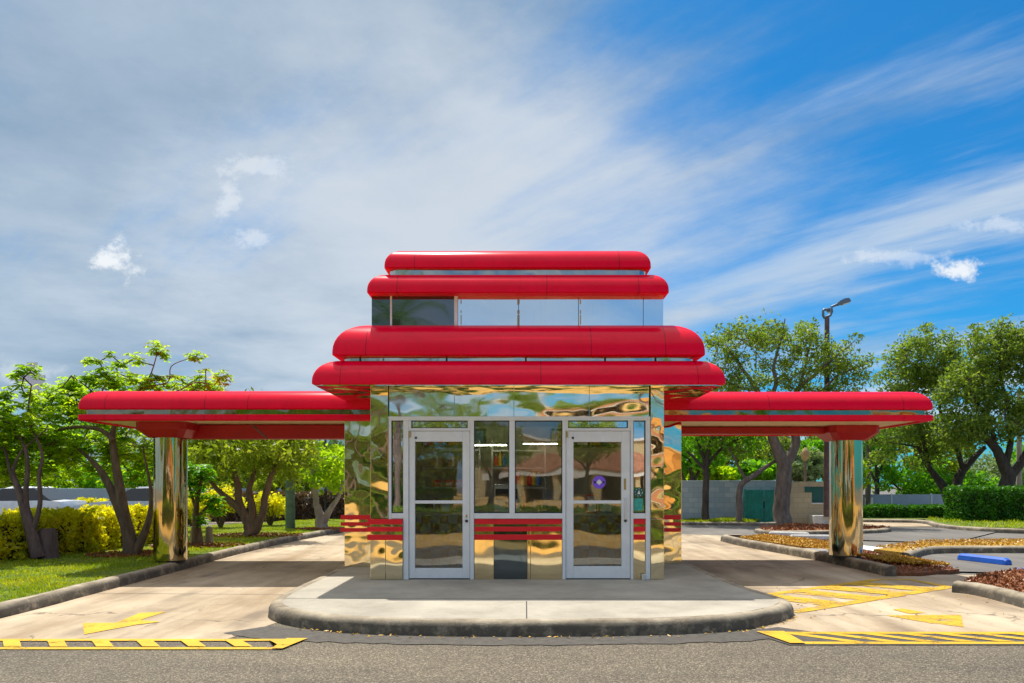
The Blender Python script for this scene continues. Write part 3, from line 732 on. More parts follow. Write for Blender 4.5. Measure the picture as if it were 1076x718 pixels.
for i, (x, z) in enumerate(((-1.55, 1.03), (-1.25, 1.03), (-.95, 1.03), (-1.5, 1.81), (-1.2, 1.81), (-.9, 1.81), (-.3, 1.03), (.05, 1.45), (.3, 1.03))):
    t = empty('storage_carton', (x, 13.99, z), 'brown carton standing on an inside shelf', 'box', 'cartons on the inside shelves')
    yy = 14.06 if x > -.5 else 13.96
    MB().box(x - .1, x + .1, yy, yy + .22, z + .003, z + .2).build('carton', 'cardboard', t, bevel=.004); MB().box(x - .02, x + .02, yy - .003, yy - .0006, z + .02, z + .19).build('tape', 'paper_white', t)
for nm, col_ in (('pack_yellow', (.8, .5, .03)), ('pack_blue', (.03, .2, .6)), ('pack_green', (.03, .35, .12)), ('pack_orange', (.8, .22, .02))): plain(nm, col_, .5)
PK = [('red', 'box_red'), ('yellow', 'pack_yellow'), ('blue', 'pack_blue'), ('green', 'pack_green'), ('orange', 'pack_orange'), ('white', 'paper_white')]
for i in range(22):
    nm, m_ = PK[(i * 7 + i // 5) % 6]; row = i % 3; z = (.53, 1.03, 1.45)[row] if i % 2 else (1.81, 1.45, .53)[row]; x = -.42 + (i * .293) % .84
    w_, h_ = .035 + .01 * (i % 3), .14 + .03 * (i % 4)
    t = empty('drink_bottle', (x, 14.02, z), nm + ' bottle on the inside rack behind the middle window', 'bottle', nm + ' bottles on the inside rack')
    MB().lathe(x, 14.03 + .04 * (i % 2), [(w_, z + .032), (w_, z + h_), (w_ * .4, z + h_ + .05), (w_ * .4, z + h_ + .08)], 10).build('bottle_body', m_, t, smooth=40)
    MB().lathe(x, 14.03 + .04 * (i % 2), [(w_ * .45, z + h_ + .081), (w_ * .45, z + h_ + .1)], 10).build('cap', 'paper_white', t)
for x0, x1, lab in ((-1.85, -.62, 'wide menu board on the back wall behind the left door'), (.6, 1.85, 'wide menu board on the back wall behind the right door')):
    t = empty('menu_board', ((x0 + x1) / 2, 14.55, 1.9), lab, 'menu board')
    MB().box(x0, x1, 14.55, 14.59, 2.2, 2.56).build('board', 'metal_dark', t)
    for j in range(5):
        a = x0 + .04 + j * (x1 - x0 - .04) / 5; MB().box(a, a + .19, 14.535, 14.549, 2.25, 2.52).build('picture', PK[(j * 2 + (x0 > 0)) % 6][1], t)
for x, h_, m_, nm in ((-1.2, .24, 'pack_yellow', 'yellow'), (1.2, .3, 'box_red', 'red'), (1.45, .22, 'pack_blue', 'blue')):
    t = empty('counter_display', (x, 12.6, 1.02), nm + ' display stand on the counter inside', 'display stand')
    MB().box(x - .09, x + .09, 12.5, 12.68, 1.022, 1.022 + h_).build('stand', m_, t, bevel=.01); MB().box(x - .07, x + .07, 12.492, 12.499, 1.05, 1.0 + h_).build('front_card', 'paper_white', t)
t = empty('coffee_machine', (-.2, 12.7, 1.022), 'steel drink machine on the counter behind the middle window', 'machine')
MB().box(-.42, .02, 12.5, 12.9, 1.022, 1.5).build('body', 'machine_steel', t, bevel=.02); MB().box(-.38, -.02, 12.488, 12.4985, 1.25, 1.42).build('panel', 'gasket', t); MB().tube([(-.2, 12.47, 1.2), (-.2, 12.47, 1.1)], .025).build('nozzle', 'gasket', t)
t = empty('cash_register', (.55, 12.65, 1.022), 'dark cash register on the counter behind the wide window', 'register')
MB().box(.35, .75, 12.5, 12.9, 1.022, 1.14).build('drawer', 'metal_dark', t, bevel=.01); MB().add([(.4, 12.6, 1.142), (.7, 12.6, 1.142), (.7, 12.8, 1.142), (.4, 12.8, 1.142), (.4, 12.7, 1.4), (.7, 12.7, 1.4), (.7, 12.76, 1.4), (.4, 12.76, 1.4)], [(0, 3, 2, 1), (4, 5, 6, 7), (0, 1, 5, 4), (1, 2, 6, 5), (2, 3, 7, 6), (3, 0, 4, 7)]).build('screen', 'machine_steel', t)
def hang(px, w, mat, label):
    Y = 11.25; s = F / Y; x = (px - CX) / s; zt, zb = CH + (HY - 440) / s, CH + (HY - 465.5) / s
    t = empty('hanging_sign', (x, Y, zb), label, 'sign')
    MB().box(x - w / 2, x + w / 2, Y, Y + .015, zb, zt).build('board', mat, t, bevel=.01)
    for s_ in (-1, 1): MB().tube([(x + s_ * w * .4, Y + .007, zt), (x + s_ * w * .4, Y + .007, 2.598)], .003, 5).build('cord', 'gasket', t)
hang(463, .12, 'box_red', 'small red board hanging inside above the left door')
hang(643, .19, 'sign_pink', 'crimson board hanging inside above the right door')

# small white paper cup standing by the right sidelight
t = MB(); c = (fx(675), FY - .13)
t.lathe(c[0], c[1], [(.024, .148), (.026, .15), (.033, .225), (.035, .228), (.031, .228), (.024, .16)], 18)
tag(t.build('paper_cup', 'paper_white', smooth=40), 'small white cup standing on the apron at the foot of the right sidelight', 'cup')

# ------------------------------------------------------------------ canopies
def canopy(x0, x1, Y0, Y1, colx, coly, colr, beam_z, z_base, beam_y, label, inner):
    t = empty('canopy', (colx, coly, z_base), label, 'canopy')
    sweep(x0, x1, Y0, Y1, bullnose(2.715, 3.045, .05, .34), rc=.06).build('roof_band', 'red_canopy', t, smooth=35)
    sweep(x0 + .1, x1 - .1, Y0 + .07, Y1 - .07, [(0, 2.63), (0, 2.72)], rc=.05).build('recess_strip', 'steel_strip_dark', t)
    # lower fascia: a ring open beneath, cream soffit set up inside it
    lx0, lx1 = (x0, inner) if x0 < 0 else (inner, x1)
    sweep(lx0, lx1, Y0 - .01, Y1 + .01, [(.06, 2.565), (.06, 2.53), (.045, 2.525), (.0, 2.545), (0, 2.625), (.02, 2.632)], rc=.06, cap_bot=False).build('lower_fascia', 'red_canopy', t, smooth=35)
    sweep(lx0 + .062, lx1 - .062, Y0 + .055, Y1 - .055, [(0, 2.560), (0, 2.566)], rc=.06).build('soffit', 'soffit_cream', t)
    bx = (colx, inner) if x0 < 0 else (inner, colx)
    MB().box(bx[0] + (.2 if x0 < 0 else .003), bx[1] - (.003 if x0 < 0 else .2), beam_y, beam_y + .3, beam_z, 2.552).build('beam', 'red_shaded', t, bevel=.02)
    # capital
    cap = MB(); h = .42; ang = [R(22.5 + 45 * i) for i in range(8)]
    def sq(r, z, ch=.09): return [(colx + a, coly + b, z) for a, b in ((-r + ch, -r), (r - ch, -r), (r, -r + ch), (r, r - ch), (r - ch, r), (-r + ch, r), (-r, r - ch), (-r, -r + ch))]
    rings = [sq(colr + .16, 2.559), sq(colr + .16, 2.43), sq(colr + .145, 2.42), sq(colr + .03, 2.30, .12)]
    vs = [p for r_ in rings for p in r_]; fs = [(i * 8 + j, i * 8 + (j + 1) % 8, (i + 1) * 8 + (j + 1) % 8, (i + 1) * 8 + j) for i in range(3) for j in range(8)] + [tuple(range(8)), tuple(24 + j for j in range(8))]
    cap.add(vs, fs).build('capital', 'red_shaded', t, bevel=.01)
    MB().lathe(colx, coly, [(colr, z_base + .04), (colr, 2.299)], 64).build('column', 'steel_column', t, smooth=40)
    MB().lathe(colx, coly, [(colr - .03, z_base - .01), (colr - .03, z_base + .041)], 48).build('column_foot', 'gasket', t, smooth=40)
    return t
tl = canopy(-7.17, -2.0, 12.35, 16.0, -6.08, 13.3, .275, 2.30, .14, 13.45, 'left red canopy over the lane beside the lawn, on one mirror column', bx0 - .012)
tr = canopy(2.0, 6.8, 12.45, 16.2, 6.06, 14.1, .29, 2.42, .15, 13.95, 'right red canopy over the drive by the parking bays, on one mirror column', bx1 + .012)
MB().tube([atd(265, 447, 12.9), atd(281, 461, 12.8)], .016, 8).build('brace', 'metal_brown', tl)

# ------------------------------------------------------------------ vegetation
def nearest(nodes, p):
    d = [(q - p).length for q in nodes]; i = min(range(len(d)), key=d.__getitem__); return nodes[i]
def tree(name, label, base, stems, lobes, leafmat, barkmat, size, n_clump, per, clump_r, group=None, z0=.1, droop=.3, twig=.018, aspect=.5, flat=.75, cat='tree'):
    """stems: polylines of (point, radius); lobes: (centre, rx, ry, rz, weight)"""
    t = empty(name, base, label, cat, group)
    tb = MB(); nodes = []
    for st in stems:
        P = [Vector(p) for p, _ in st]; rad = [r for _, r in st]
        Q, S = [P[0]], [rad[0]]                                           # smooth the line
        for i in range(len(P) - 1):
            p0, p1, p2, p3 = P[max(i - 1, 0)], P[i], P[i + 1], P[min(i + 2, len(P) - 1)]
            for u in (.25, .5, .75, 1):
                q = .5 * ((2 * p1) + (p2 - p0) * u + (2 * p0 - 5 * p1 + 4 * p2 - p3) * u * u + (3 * p1 - p0 - 3 * p2 + p3) * u ** 3)
                Q.append(q + Vector((random.gauss(0, 1), random.gauss(0, 1), 0)) * rad[i] * .06); S.append(rad[i] + (rad[i + 1] - rad[i]) * u)
        tb.tube(Q, S, 10); nodes += Q[len(Q) // 3:]
    L = []; tot = sum(l[4] for l in lobes); nds = list(nodes)
    for c, rx, ry, rz, w in lobes:
        c = Vector(c)
        for _ in range(max(1, int(n_clump * w / tot))):
            while True:
                d = Vector((random.uniform(-1, 1), random.uniform(-1, 1), random.uniform(-1, 1)))
                if .12 < d.length < 1: break
            if d.length < .5: d *= 1.35
            p = c + Vector((d.x * rx, d.y * ry, d.z * rz))
            q = nearest(nds, p)
            if (q - p).length > clump_r * .5:
                mid = q.lerp(p, .55) + Vector((random.gauss(0, .07), random.gauss(0, .07), random.gauss(0, .09))) * (q - p).length
                r0 = twig * (0.6 + .5 * min((q - p).length, 2))
                tb.tube([q, mid, p], [r0, r0 * .7, r0 * .35], 5, caps=False); nds += [mid, p]
            k = max(4, int(per * random.uniform(.55, 1.4))); rr = clump_r * random.uniform(.6, 1.25)
            off = rng.normal(size=(k, 3)); off = unit(off) * rng.uniform(.15, 1, (k, 1)) ** .5 * np.array([rr, rr, rr * flat])
            L.append(leaves(np.array(p) + off, size, droop, aspect=aspect, axis=off / rr * .6))
    tb.build('trunk', barkmat, t, smooth=60)
    quads('crown', np.concatenate(L), leafmat, t)
    return t
def rosette_tree(name, label, base, stems, tips, lobes, leafmat, barkmat, size, n_clump, per, cat='tree', twig=.014):
    """foliage in drooping whorls of leaflets at twig ends"""
    t = empty(name, base, label, cat); tb = MB(); nodes = []
    for st in stems:
        P = [Vector(p) for p, _ in st]; rad = [r for _, r in st]; Q, S = [P[0]], [rad[0]]
        for i in range(len(P) - 1):
            p0, p1, p2, p3 = P[max(i - 1, 0)], P[i], P[i + 1], P[min(i + 2, len(P) - 1)]
            for u in (.25, .5, .75, 1):
                Q.append(.5 * ((2 * p1) + (p2 - p0) * u + (2 * p0 - 5 * p1 + 4 * p2 - p3) * u * u + (3 * p1 - p0 - 3 * p2 + p3) * u ** 3)); S.append(rad[i] + (rad[i + 1] - rad[i]) * u)
        tb.tube(Q, S, 10); nodes += Q[len(Q) // 3:]
    pts = [(Vector(p), r) for p, r in tips]; n_tip = len(pts); tot = sum(l[4] for l in lobes) or 1
    for c, rx, ry, rz, w in lobes:
        for _ in range(int(n_clump * w / tot)):
            while True:
                d = Vector((random.uniform(-1, 1), random.uniform(-1, 1), random.uniform(-1, 1)))
                if d.length < 1: break
            pts.append((Vector(c) + Vector((d.x * rx, d.y * ry, d.z * rz)), random.uniform(.15, .27)))
    L = []; nds = list(nodes)
    for ip, (p, r) in enumerate(pts):
        q = nearest(nds, p)
        if (q - p).length > .05:
            mid = q.lerp(p, .6) + Vector((random.gauss(0, .06), random.gauss(0, .06), -.05)) * (q - p).length
            tb.tube([q, mid, p], [twig, twig * .75, twig * .5], 5, caps=False); nds += [mid, p]
        m = max(3, int(per * (r / .2) ** 2 * random.uniform(.8, 1.2) * (2.6 if ip < n_tip and lobes else 1)))
        cc = np.array(p) + unit(rng.normal(size=(m, 3))) * r * rng.uniform(.2, 1, (m, 1)) * np.array([1, 1, .9])
        for c in cc:                                                     # one whorl: six leaflets spreading and drooping
            k = 6; a = rng.uniform(0, 6.28) + np.arange(k) * 6.28 / k; dr = rng.uniform(.15, .7, k)
            d = unit(np.column_stack([np.cos(a), np.sin(a), -dr])); b = unit(np.column_stack([-np.sin(a), np.cos(a), rng.normal(0, .3, k)]))
            l = size * rng.uniform(.7, 1.2, (k, 1)); w = l * .4
            L.append(np.stack([c + d * .01, c + d * l * .55 + b * w * .5, c + d * l, c + d * l * .55 - b * w * .5], axis=1))
    tb.build('trunk', barkmat, t, smooth=60); quads('crown', np.concatenate(L), leafmat, t)
    return t
def S(Y, *rows): return [(atd(px, py, Y + (dy if len(r) else 0)), rr) for px, py, rr, *r in rows for dy in [r[0] if r else 0]]
def lobe(px, py, Y, rpx, rpy, w=1, ry=None):
    s = F / Y; return (atd(px, py, Y), rpx / s, ry if ry else rpx / s * .8, rpy / s, w)

# left: the leaning old tree with its cut stump
b = ground(45, 586, .13)
rosette_tree('leaning_tree', 'old tree leaning at the left edge with thin curving stems', (b.x, b.y, .13),
    [S(13.8, (40, 586, .12), (33, 560, .1), (26, 535, .085), (18, 510, .05), (14, 495, .03), (22, 475, .022), (36, 462, .016), (48, 452, .01)),
     S(13.8, (30, 550, .06), (27, 520, .045), (29, 495, .04), (26, 470, .03), (10, 445, .02)),
     S(13.8, (34, 560, .05), (42, 530, .04), (41, 500, .035), (44, 475, .025), (30, 440, .018), (33, 405, .012)),
     S(13.8, (26, 535, .03), (12, 500, .03), (4, 470, .02), (-12, 440, .012))],
    [(atd(18, 390, 13.8), .2), (atd(33, 386, 13.8), .17), (atd(22, 405, 13.9), .16), (atd(41, 396, 13.7), .1), (atd(6, 415, 13.8), .18), (atd(-4, 440, 13.6), .22)],
    [lobe(20, 440, 14, 42, 26, 1), lobe(0, 480, 14, 30, 40, .9), lobe(50, 470, 14.4, 30, 22, .7), lobe(28, 480, 14.8, 40, 30, .8)], 'leaf_lime', 'bark_plum', .14, 120, 9)
st = MB(); c = ground(50, 587, .13)
st.lathe(c.x, c.y, [(.20, .12), (.185, .2), (.17, .45), (.15, .62), (.13, .68)], 16)
tag(st.build('stump', 'bark_plum', smooth=50), 'thick plum coloured cut stump at the foot of the leaning tree', 'stump')

b = ground(140, 582, .13)
rosette_tree('forked_tree', 'forked tree beside the left column with pale horizontal limb', (b.x, b.y, .13),
    [S(14.6, (138, 584, .16), (136, 565, .125), (131, 545, .11), (126, 515, .09), (122, 490, .075), (118, 462, .06), (121, 445, .04), (128, 430, .028), (155, 400, .014), (165, 372, .008)),
     S(14.6, (134, 558, .1), (123, 530, .085), (112, 505, .07), (100, 488, .05), (86, 475, .03), (70, 462, .02)),
     S(14.6, (143, 580, .1), (152, 560, .07), (158, 540, .055), (159, 520, .04), (156, 500, .025), (150, 470, .015)),
     S(14.5, (119, 463, .05), (108, 453, .042), (90, 449, .036), (70, 450, .028), (45, 456, .02), (5, 458, .012)),
     S(14.6, (121, 446, .03), (112, 430, .024), (95, 410, .014), (75, 395, .008)),
     S(14.6, (150, 406, .013), (176, 402, .011), (180, 385, .009), (198, 377, .006)),
     S(14.6, (140, 415, .014), (183, 412, .012), (205, 402, .009), (225, 405, .006))],
    [(atd(px, py, 14.6 + dy), r) for px, py, r, dy in ((165, 366, .2, 0), (172, 372, .14, .2), (207, 374, .15, 0), (143, 377, .18, .1), (128, 383, .16, .1), (116, 371, .09, 0), (104, 380, .1, 0), (93, 378, .13, -.1), (232, 397, .2, 0), (218, 403, .12, .3),
        (165, 396, .13, 0), (183, 394, .1, 0), (150, 404, .14, 0), (110, 392, .2, 0), (122, 402, .22, .2), (95, 398, .22, .1), (138, 398, .14, 0), (200, 372, .08, 0), (216, 388, .06, 0), (240, 393, .08, 0), (75, 400, .14, .3), (205, 408, .12, .2), (160, 406, .13, .4))],
    [lobe(95, 425, 15, 62, 24, 1.2), lobe(125, 475, 15.4, 55, 26, 1), lobe(75, 470, 15.5, 45, 30, .8), lobe(150, 490, 15.6, 22, 28, .5), lobe(60, 425, 15, 30, 22, .6), lobe(135, 408, 15.2, 70, 16, .9), lobe(205, 404, 15.2, 28, 10, .3)], 'leaf_lime', 'bark_brown', .135, 225, 9)
b = ground(210, 572, .13)
rosette_tree('young_tree', 'small young tree with drooping bright leaves right of the left column', (b.x, b.y, .13),
    [S(17.3, (208, 573, .14), (207, 560, .11), (206, 540, .07), (208, 520, .05), (213, 500, .03)), S(17.3, (207, 545, .04), (220, 530, .03), (228, 520, .02)), S(17.3, (206, 535, .04), (200, 515, .03), (198, 495, .015))],
    [(atd(px, py, 17.3), r) for px, py, r in ((212, 500, .26), (204, 508, .2), (208, 518, .24), (225, 525, .24), (222, 532, .2), (210, 545, .2), (199, 492, .2), (216, 490, .2), (230, 536, .15))], [], 'leaf_bright', 'bark_brown', .15, 0, 22)
t = empty('garden_stub', ground(214, 572, .13), 'short grey twin stub beside the small young tree', 'stub')
for x in (204, 218):
    p = ground(x, 572, .13); MB().lathe(p.x, p.y + (.1 if x > 210 else 0), [(.09, .12), (.085, .3), (.07, .52), (.05, .54)], 14).build('stub', 'bark_pale', t, smooth=40)
b = ground(265, 563, .13)
tree('spreading_tree', 'bushy tree fanning into several brown stems beneath the left canopy', (b.x, b.y, .13),
    [S(20, (264, 563, .2), (263, 553, .17), (256, 540, .12), (246, 530, .1), (232, 518, .07), (220, 505, .04)), S(20, (264, 556, .13), (252, 530, .1), (250, 512, .09), (246, 495, .07), (240, 480, .04)),
     S(20, (266, 556, .12), (264, 530, .1), (262, 515, .08), (268, 495, .05)), S(20, (268, 558, .13), (276, 540, .1), (279, 520, .09), (285, 500, .07), (292, 480, .04))],
    [lobe(255, 475, 20, 62, 26, 1.4), lobe(230, 470, 20.5, 42, 25, .8), lobe(300, 480, 20.5, 35, 28, .9), lobe(270, 440, 20.5, 60, 25, 1), lobe(215, 455, 20, 30, 26, .5)], 'leaf_olive', 'bark_brown', .14, 190, 48, .42)
b = ground(340, 555, .13)
tree('pale_tree', 'small pale trunked tree dividing low beside the mirror wing', (b.x, b.y, .13),
    [S(23.7, (338, 556, .22), (337, 545, .16), (333, 530, .1), (330, 510, .08), (328, 490, .05)), S(23.7, (339, 550, .14), (347, 535, .09), (356, 522, .06), (360, 505, .04))],
    [lobe(345, 500, 23.7, 22, 18, 1), lobe(318, 478, 24, 24, 24, 1), lobe(352, 490, 24, 18, 14, .6)], 'leaf_lime', 'bark_pale', .15, 62, 40, .4)
# mulch rings under the left trees
chips('mulch', [ring(ground(145, 583, .13), .75), ring(ground(208, 574, .13), .8), ring(ground(268, 563, .13), 1.0), ring(ground(340, 556, .13), .7)], 'mulch_chip', .14, 2600, .06)

# hedges: leafy skin over a dark woody core
def hedge(label, path, w, h, mat, size, n, z=.1, cat='hedge', name='hedge', rough=.12):
    P = [Vector(p) for p in path]; mid = sum(P, Vector((0, 0))) / len(P)
    t = empty(name, (mid.x, mid.y, z), label, cat)
    core = MB(); cen = []
    tot = sum((b - a).length for a, b in zip(P, P[1:]))
    for a, b in zip(P, P[1:]):
        d = (b - a).normalized(); nn = Vector((-d.y, d.x)); q = [a + nn * w * .34, a - nn * w * .34, b - nn * w * .34, b + nn * w * .34]
        core.prism(q, z - .05, z + h * .82)
        k = int(n * (b - a).length / tot); u = rng.uniform(size=k); L = (b - a).length
        f = rng.uniform(size=k) * (2 * h + w); off = np.where(f < h, -w / 2, np.where(f < h + w, f - h - w / 2, w / 2)); zz = np.where(f < h, f, np.where(f < h + w, h, f - h - w))
        lump = rough * (np.sin(u * L * 5.1) * np.sin(zz * 6 + u * L * 2.3) + .7 * np.sin(u * L * 11.7 + off * 9))
        dep = rng.uniform(-.12, .04, k) + lump * .5
        off = off * (1 + dep / (w / 2)); zz = np.clip(zz * (1 + dep / h * .8), .0, None)
        cen.append(np.column_stack([a.x + d.x * u * L + nn.x * off, a.y + d.y * u * L + nn.y * off, z + zz]))
        for e, sg in ((a, -1), (b, 1)):
            m = int(n * w / tot * .45); q = e[None] if False else None
            uu = rng.uniform(-w / 2, w / 2, m); vv = rng.uniform(0, h, m); oo = rng.uniform(-.08, .1, m) * sg
            cen.append(np.column_stack([e.x + nn.x * uu + d.x * oo, e.y + nn.y * uu + d.y * oo, z + vv]))
    core.build('branches', 'bark_dark', t)
    quads('foliage', leaves(np.concatenate(cen), size, -.2, aspect=.55), mat, t)
    return t
hedge('long clipped yellow green hedge behind the left lawn trees', [(-10.6, 11.2), (-9.72, 13.4), (-9.15, 15.6), (-8.95, 18.2)], 1.1, .80, 'leaf_yellow', .085, 26000, rough=.2)
def bush(label, c, r, h, mat, size, n, name='bush', z=.1):
    t = empty(name, (c[0], c[1], z), label, 'bush'); tb = MB(); L = []
    for i in range(9):
        a = i * .7; p = (c[0] + r * .55 * math.cos(a), c[1] + r * .55 * math.sin(a), z + h * random.uniform(.5, .8)); tb.tube([(c[0], c[1], z - .02), p], [.03, .012], 6)
    tb.build('branches', 'bark_brown', t)
    for i in range(26):
        v = unit(rng.normal(size=3)) * rng.uniform(.3, .9); v[2] = abs(v[2]) if v[2] > -.3 else v[2] * .3
        cc = np.array([c[0] + v[0] * r, c[1] + v[1] * r, z + .12 + h * .42 + v[2] * h * .45]); k = n // 26
        off = unit(rng.normal(size=(k, 3))) * rng.uniform(.2, 1, (k, 1)) * r * .4; L.append(leaves(cc + off, size, 0, aspect=.55))
    quads('foliage', np.concatenate(L), mat, t)
bush('yellow bush left of the spreading tree stems', ground(232, 556, .1), .7, 1.5, 'leaf_yellow', .1, 3000)
bush('yellow bush just behind the young tree', ground(205, 560, .1), .8, 1.3, 'leaf_yellow', .1, 3000)
bush('rounded yellow green bush between spreading tree and green pole', ground(284, 553.5, .1), .75, 1.25, 'leaf_yellow', .11, 3000)
hedge('low yellow hedge in the distance before the far left wall', [(-27, 36.5), (-14.5, 36.5)], 1.0, .8, 'leaf_yellow', .15, 6000, z=0)
hedge('dark rusty hedge far behind the pale trunked tree', [(-12.5, 31.5), (-6.6, 31.5)], 1.2, 1.15, 'leaf_rust', .14, 7000, z=0)
hedge('tall clipped green hedge at the right edge', [g((1012, 551)).xy + Vector((0, .6)), g((1130, 551)).xy + Vector((0, .6))], 1.2, 1.28, 'leaf_hedge', .1, 15000)
hedge('long low green hedge before the blue metal fence', [g((905, 547.5)).xy + Vector((0, .5)), g((1016, 547.5)).xy + Vector((0, .5))], .9, .52, 'leaf_hedge', .11, 9000, z=.06)

# poles on the left
p = ground(318 - 13, 557, .1)
MB()
t = MB(); t.tube([(p.x, p.y, .1), (p.x, p.y, 2.5), (p.x, p.y, 3.75)], [.15, .135, .115], 14)
tag(t.build('wooden_pole', 'pole_green', smooth=50), 'round green stained wooden pole among the trees left of the building', 'pole')
p = atd(342, 530, 31)
t = empty('lamp_post', (p.x, 31, 0), 'thin black lamp post left of the mirror wing', 'lamp post')
m = MB(); m.tube([(p.x, 31, 0), (p.x, 31, 4.8)], [.06, .045], 10); m.build('post', 'metal_dark', t, smooth=50)
MB().lathe(p.x, 31, [(.14, 0), (.14, .06), (.07, .14)], 14).build('base_plate', 'metal_dark', t); MB().lathe(p.x, 31, [(.05, 4.8), (.2, 4.85), (.22, 5.0), (.05, 5.1)], 16).build('lamp_head', 'metal_dark', t, smooth=40)

# far left wall
t = MB().box(-40, -8.5, 39, 39.25, 0, 1.32); tag(t.build('boundary_wall', 'wall_far', bevel=.02), 'low blue grey wall far behind the left hedge', 'wall')

# parked cars beyond the yellow hedge
def car(x, y, mat, label, yaw=0):
    t = empty('parked_car', (0, 0, 0), label, 'car')
    sec = [(-2.1, .45, .55, .8), (-2.05, .35, .75, .84), (-1.3, .3, .88, .88), (-.75, .28, .92, .9), (.6, .28, .93, .9), (1.5, .3, .95, .88), (2.05, .35, .9, .84), (2.12, .45, .7, .78)]
    mb = MB(); vs = []; fs = []
    for X, z0, z1, w in sec:
        vs += [(X, -w * .92, z0), (X, -w, (z0 + z1) / 2), (X, -w * .94, z1), (X, 0, z1 + .03), (X, w * .94, z1), (X, w, (z0 + z1) / 2), (X, w * .92, z0)]
    for i in range(len(sec) - 1):
        for j in range(7): fs.append((i * 7 + j, i * 7 + (j + 1) % 7, (i + 1) * 7 + (j + 1) % 7, (i + 1) * 7 + j))
    fs += [tuple(range(7)), tuple(49 + j for j in range(7))]
    mb.add(vs, fs).build('body', mat, t, smooth=40)
    gb = [(-.85, .93), (-.1, 1.36), (1.0, 1.38), (1.7, .96)]
    MB().add([(X, s * (.82 if z < 1.1 else .62), z) for s in (-1, 1) for X, z in gb], [(0, 1, 2, 3), (7, 6, 5, 4), (0, 4, 5, 1), (2, 6, 7, 3), (1, 5, 6, 2)]).build('window', 'shop_dark', t)
    MB().add([(-.05, -.62, 1.365), (.98, -.62, 1.385), (.98, .62, 1.385), (-.05, .62, 1.365), (.1, -.5, 1.43), (.85, -.5, 1.44), (.85, .5, 1.44), (.1, .5, 1.43)], [(0, 3, 2, 1), (4, 5, 6, 7), (0, 1, 5, 4), (1, 2, 6, 5), (2, 3, 7, 6), (3, 0, 4, 7)]).build('roof', mat, t, smooth=40)
    for X in (-1.35, 1.35):
        for s in (-1, 1):
            w = MB(); w.tube([(X, s * .7, .32), (X, s * .9, .32)], .32, 20); w.build('wheel', 'tyre', t, smooth=40)
    t.location = (x, y, 0); t.rotation_euler = (0, 0, yaw)
p = atd(18, 535, 27.5); car(p.x, 27.5, 'car_white', 'white car parked behind the yellow hedge at the left edge')
p = atd(150, 532, 27.5); car(p.x, 27.5, 'car_silver', 'silver car parked behind the yellow hedge near the left column')

# ------------------------------------------------------------------ right side background
w = MB(); a, b_ = ground(690, 549.5), ground(784, 549.5)
w.box(4.6, 10.55, 29.6, 29.8, 0, 1.66); tag(w.build('block_wall', 'block_blue', bevel=.01), 'pale blue painted block wall left of the green gate', 'wall')
t = empty('block_wall', (11.5, 29.4, 0), 'tan block wall with a dark green opening right of the oak', 'wall')
w = MB(); xa, xb = atd(822, 500, 29.4).x, atd(871, 500, 29.4).x; zt = 1.62; za, zb = CH + (HY - 528.5) * 29.4 / F, CH + (HY - 511.5) * 29.4 / F; xo = atd(853, 500, 29.4).x
w.add([(x, y, z) for y in (29.4, 29.6) for x, z in ((xa, 0), (xa, zt), (xb + 1.2, zt), (xb + 1.2, 0), (xo, za), (xo, zb), (xb, zb), (xb, za))],
  [q for o in (0, 8) for q in ((o, o + 1, o + 5, o + 4), (o + 1, o + 2, o + 6, o + 5), (o + 2, o + 3, o + 7, o + 6), (o + 3, o, o + 4, o + 7))] + [(0, 1, 9, 8), (1, 2, 10, 9), (2, 3, 11, 10), (3, 0, 8, 11), (4, 5, 13, 12), (5, 6, 14, 13), (6, 7, 15, 14), (7, 4, 12, 15)])
w.build('wall', 'block_tan', t); MB().box(xo, xb, 29.5, 29.52, za, zb).build('opening', 'sticker_green', t); MB().box(xo - .05, xb + .02, 29.33, 29.44, za - .05, za - .001).build('sill', 'plaza_white', t)
MB().box(xo - .28, xo - .002, 29.385, 29.398, zb - .22, zb).build('opening_step', 'sticker_green', t)
t = empty('metal_gate', (10.9, 29.3, 0), 'teal corrugated metal gate between blue wall and oak', 'gate')
ga, gb = atd(783.5, 500, 29.3).x, atd(822, 500, 29.3).x; gt = CH + (HY - 515) * 29.3 / F
for s0, s1 in ((ga, (ga + gb) / 2 - .02), ((ga + gb) / 2 + .02, gb)):
    m = MB(); n = 20; vs = []
    for i in range(n + 1):
        x = s0 + (s1 - s0) * i / n; yy = 29.3 - (.022 if (i // 1) % 2 else 0); vs += [(x, yy, .05), (x, yy, gt)]
    m.add(vs, [(2 * i, 2 * i + 2, 2 * i + 3, 2 * i + 1) for i in range(n)]); o = m.build('gate_leaf', 'gate_green', t); o.modifiers.new('Solid', 'SOLIDIFY').thickness = .01
for x in (ga - .06, gb): MB().box(x, x + .06, 29.27, 29.36, 0, gt + .04).build('gate_post', 'gate_green', t)
MB().box((ga + gb) / 2 - .015, (ga + gb) / 2 + .015, 29.26, 29.29, .6, .85).build('latch', 'metal_dark', t)
# low concrete plinth under the lamp post and blue metal fence
p = ground(862, 551); tag(MB().box(p.x - .35, p.x + .4, p.y - .3, p.y + .3, -.02, .34).build('plinth', 'wheel_stop_concrete', bevel=.03), 'low grey plinth at the foot of the brown lamp post', 'plinth')
t = empty('metal_fence', (18, 40, 0), 'pale blue sheet metal fence behind the low hedge on the right', 'fence')
for i in range(5):
    x0 = 17.5 + i * 2.1; MB().box(x0 + .02, x0 + 2.08, 40, 40.05, 0, 1.0).build('sheet', 'fence_metal', t); MB().box(x0 - .03, x0 + .017, 39.97, 40.08, 0, 1.04).build('post', 'aluminium', t)
p = atd(913, 528, 39.95); MB().box(p.x - .22, p.x + .22, 39.93, 39.96, p.z - .3, p.z + .25).build('notice', 'paper_white', t)

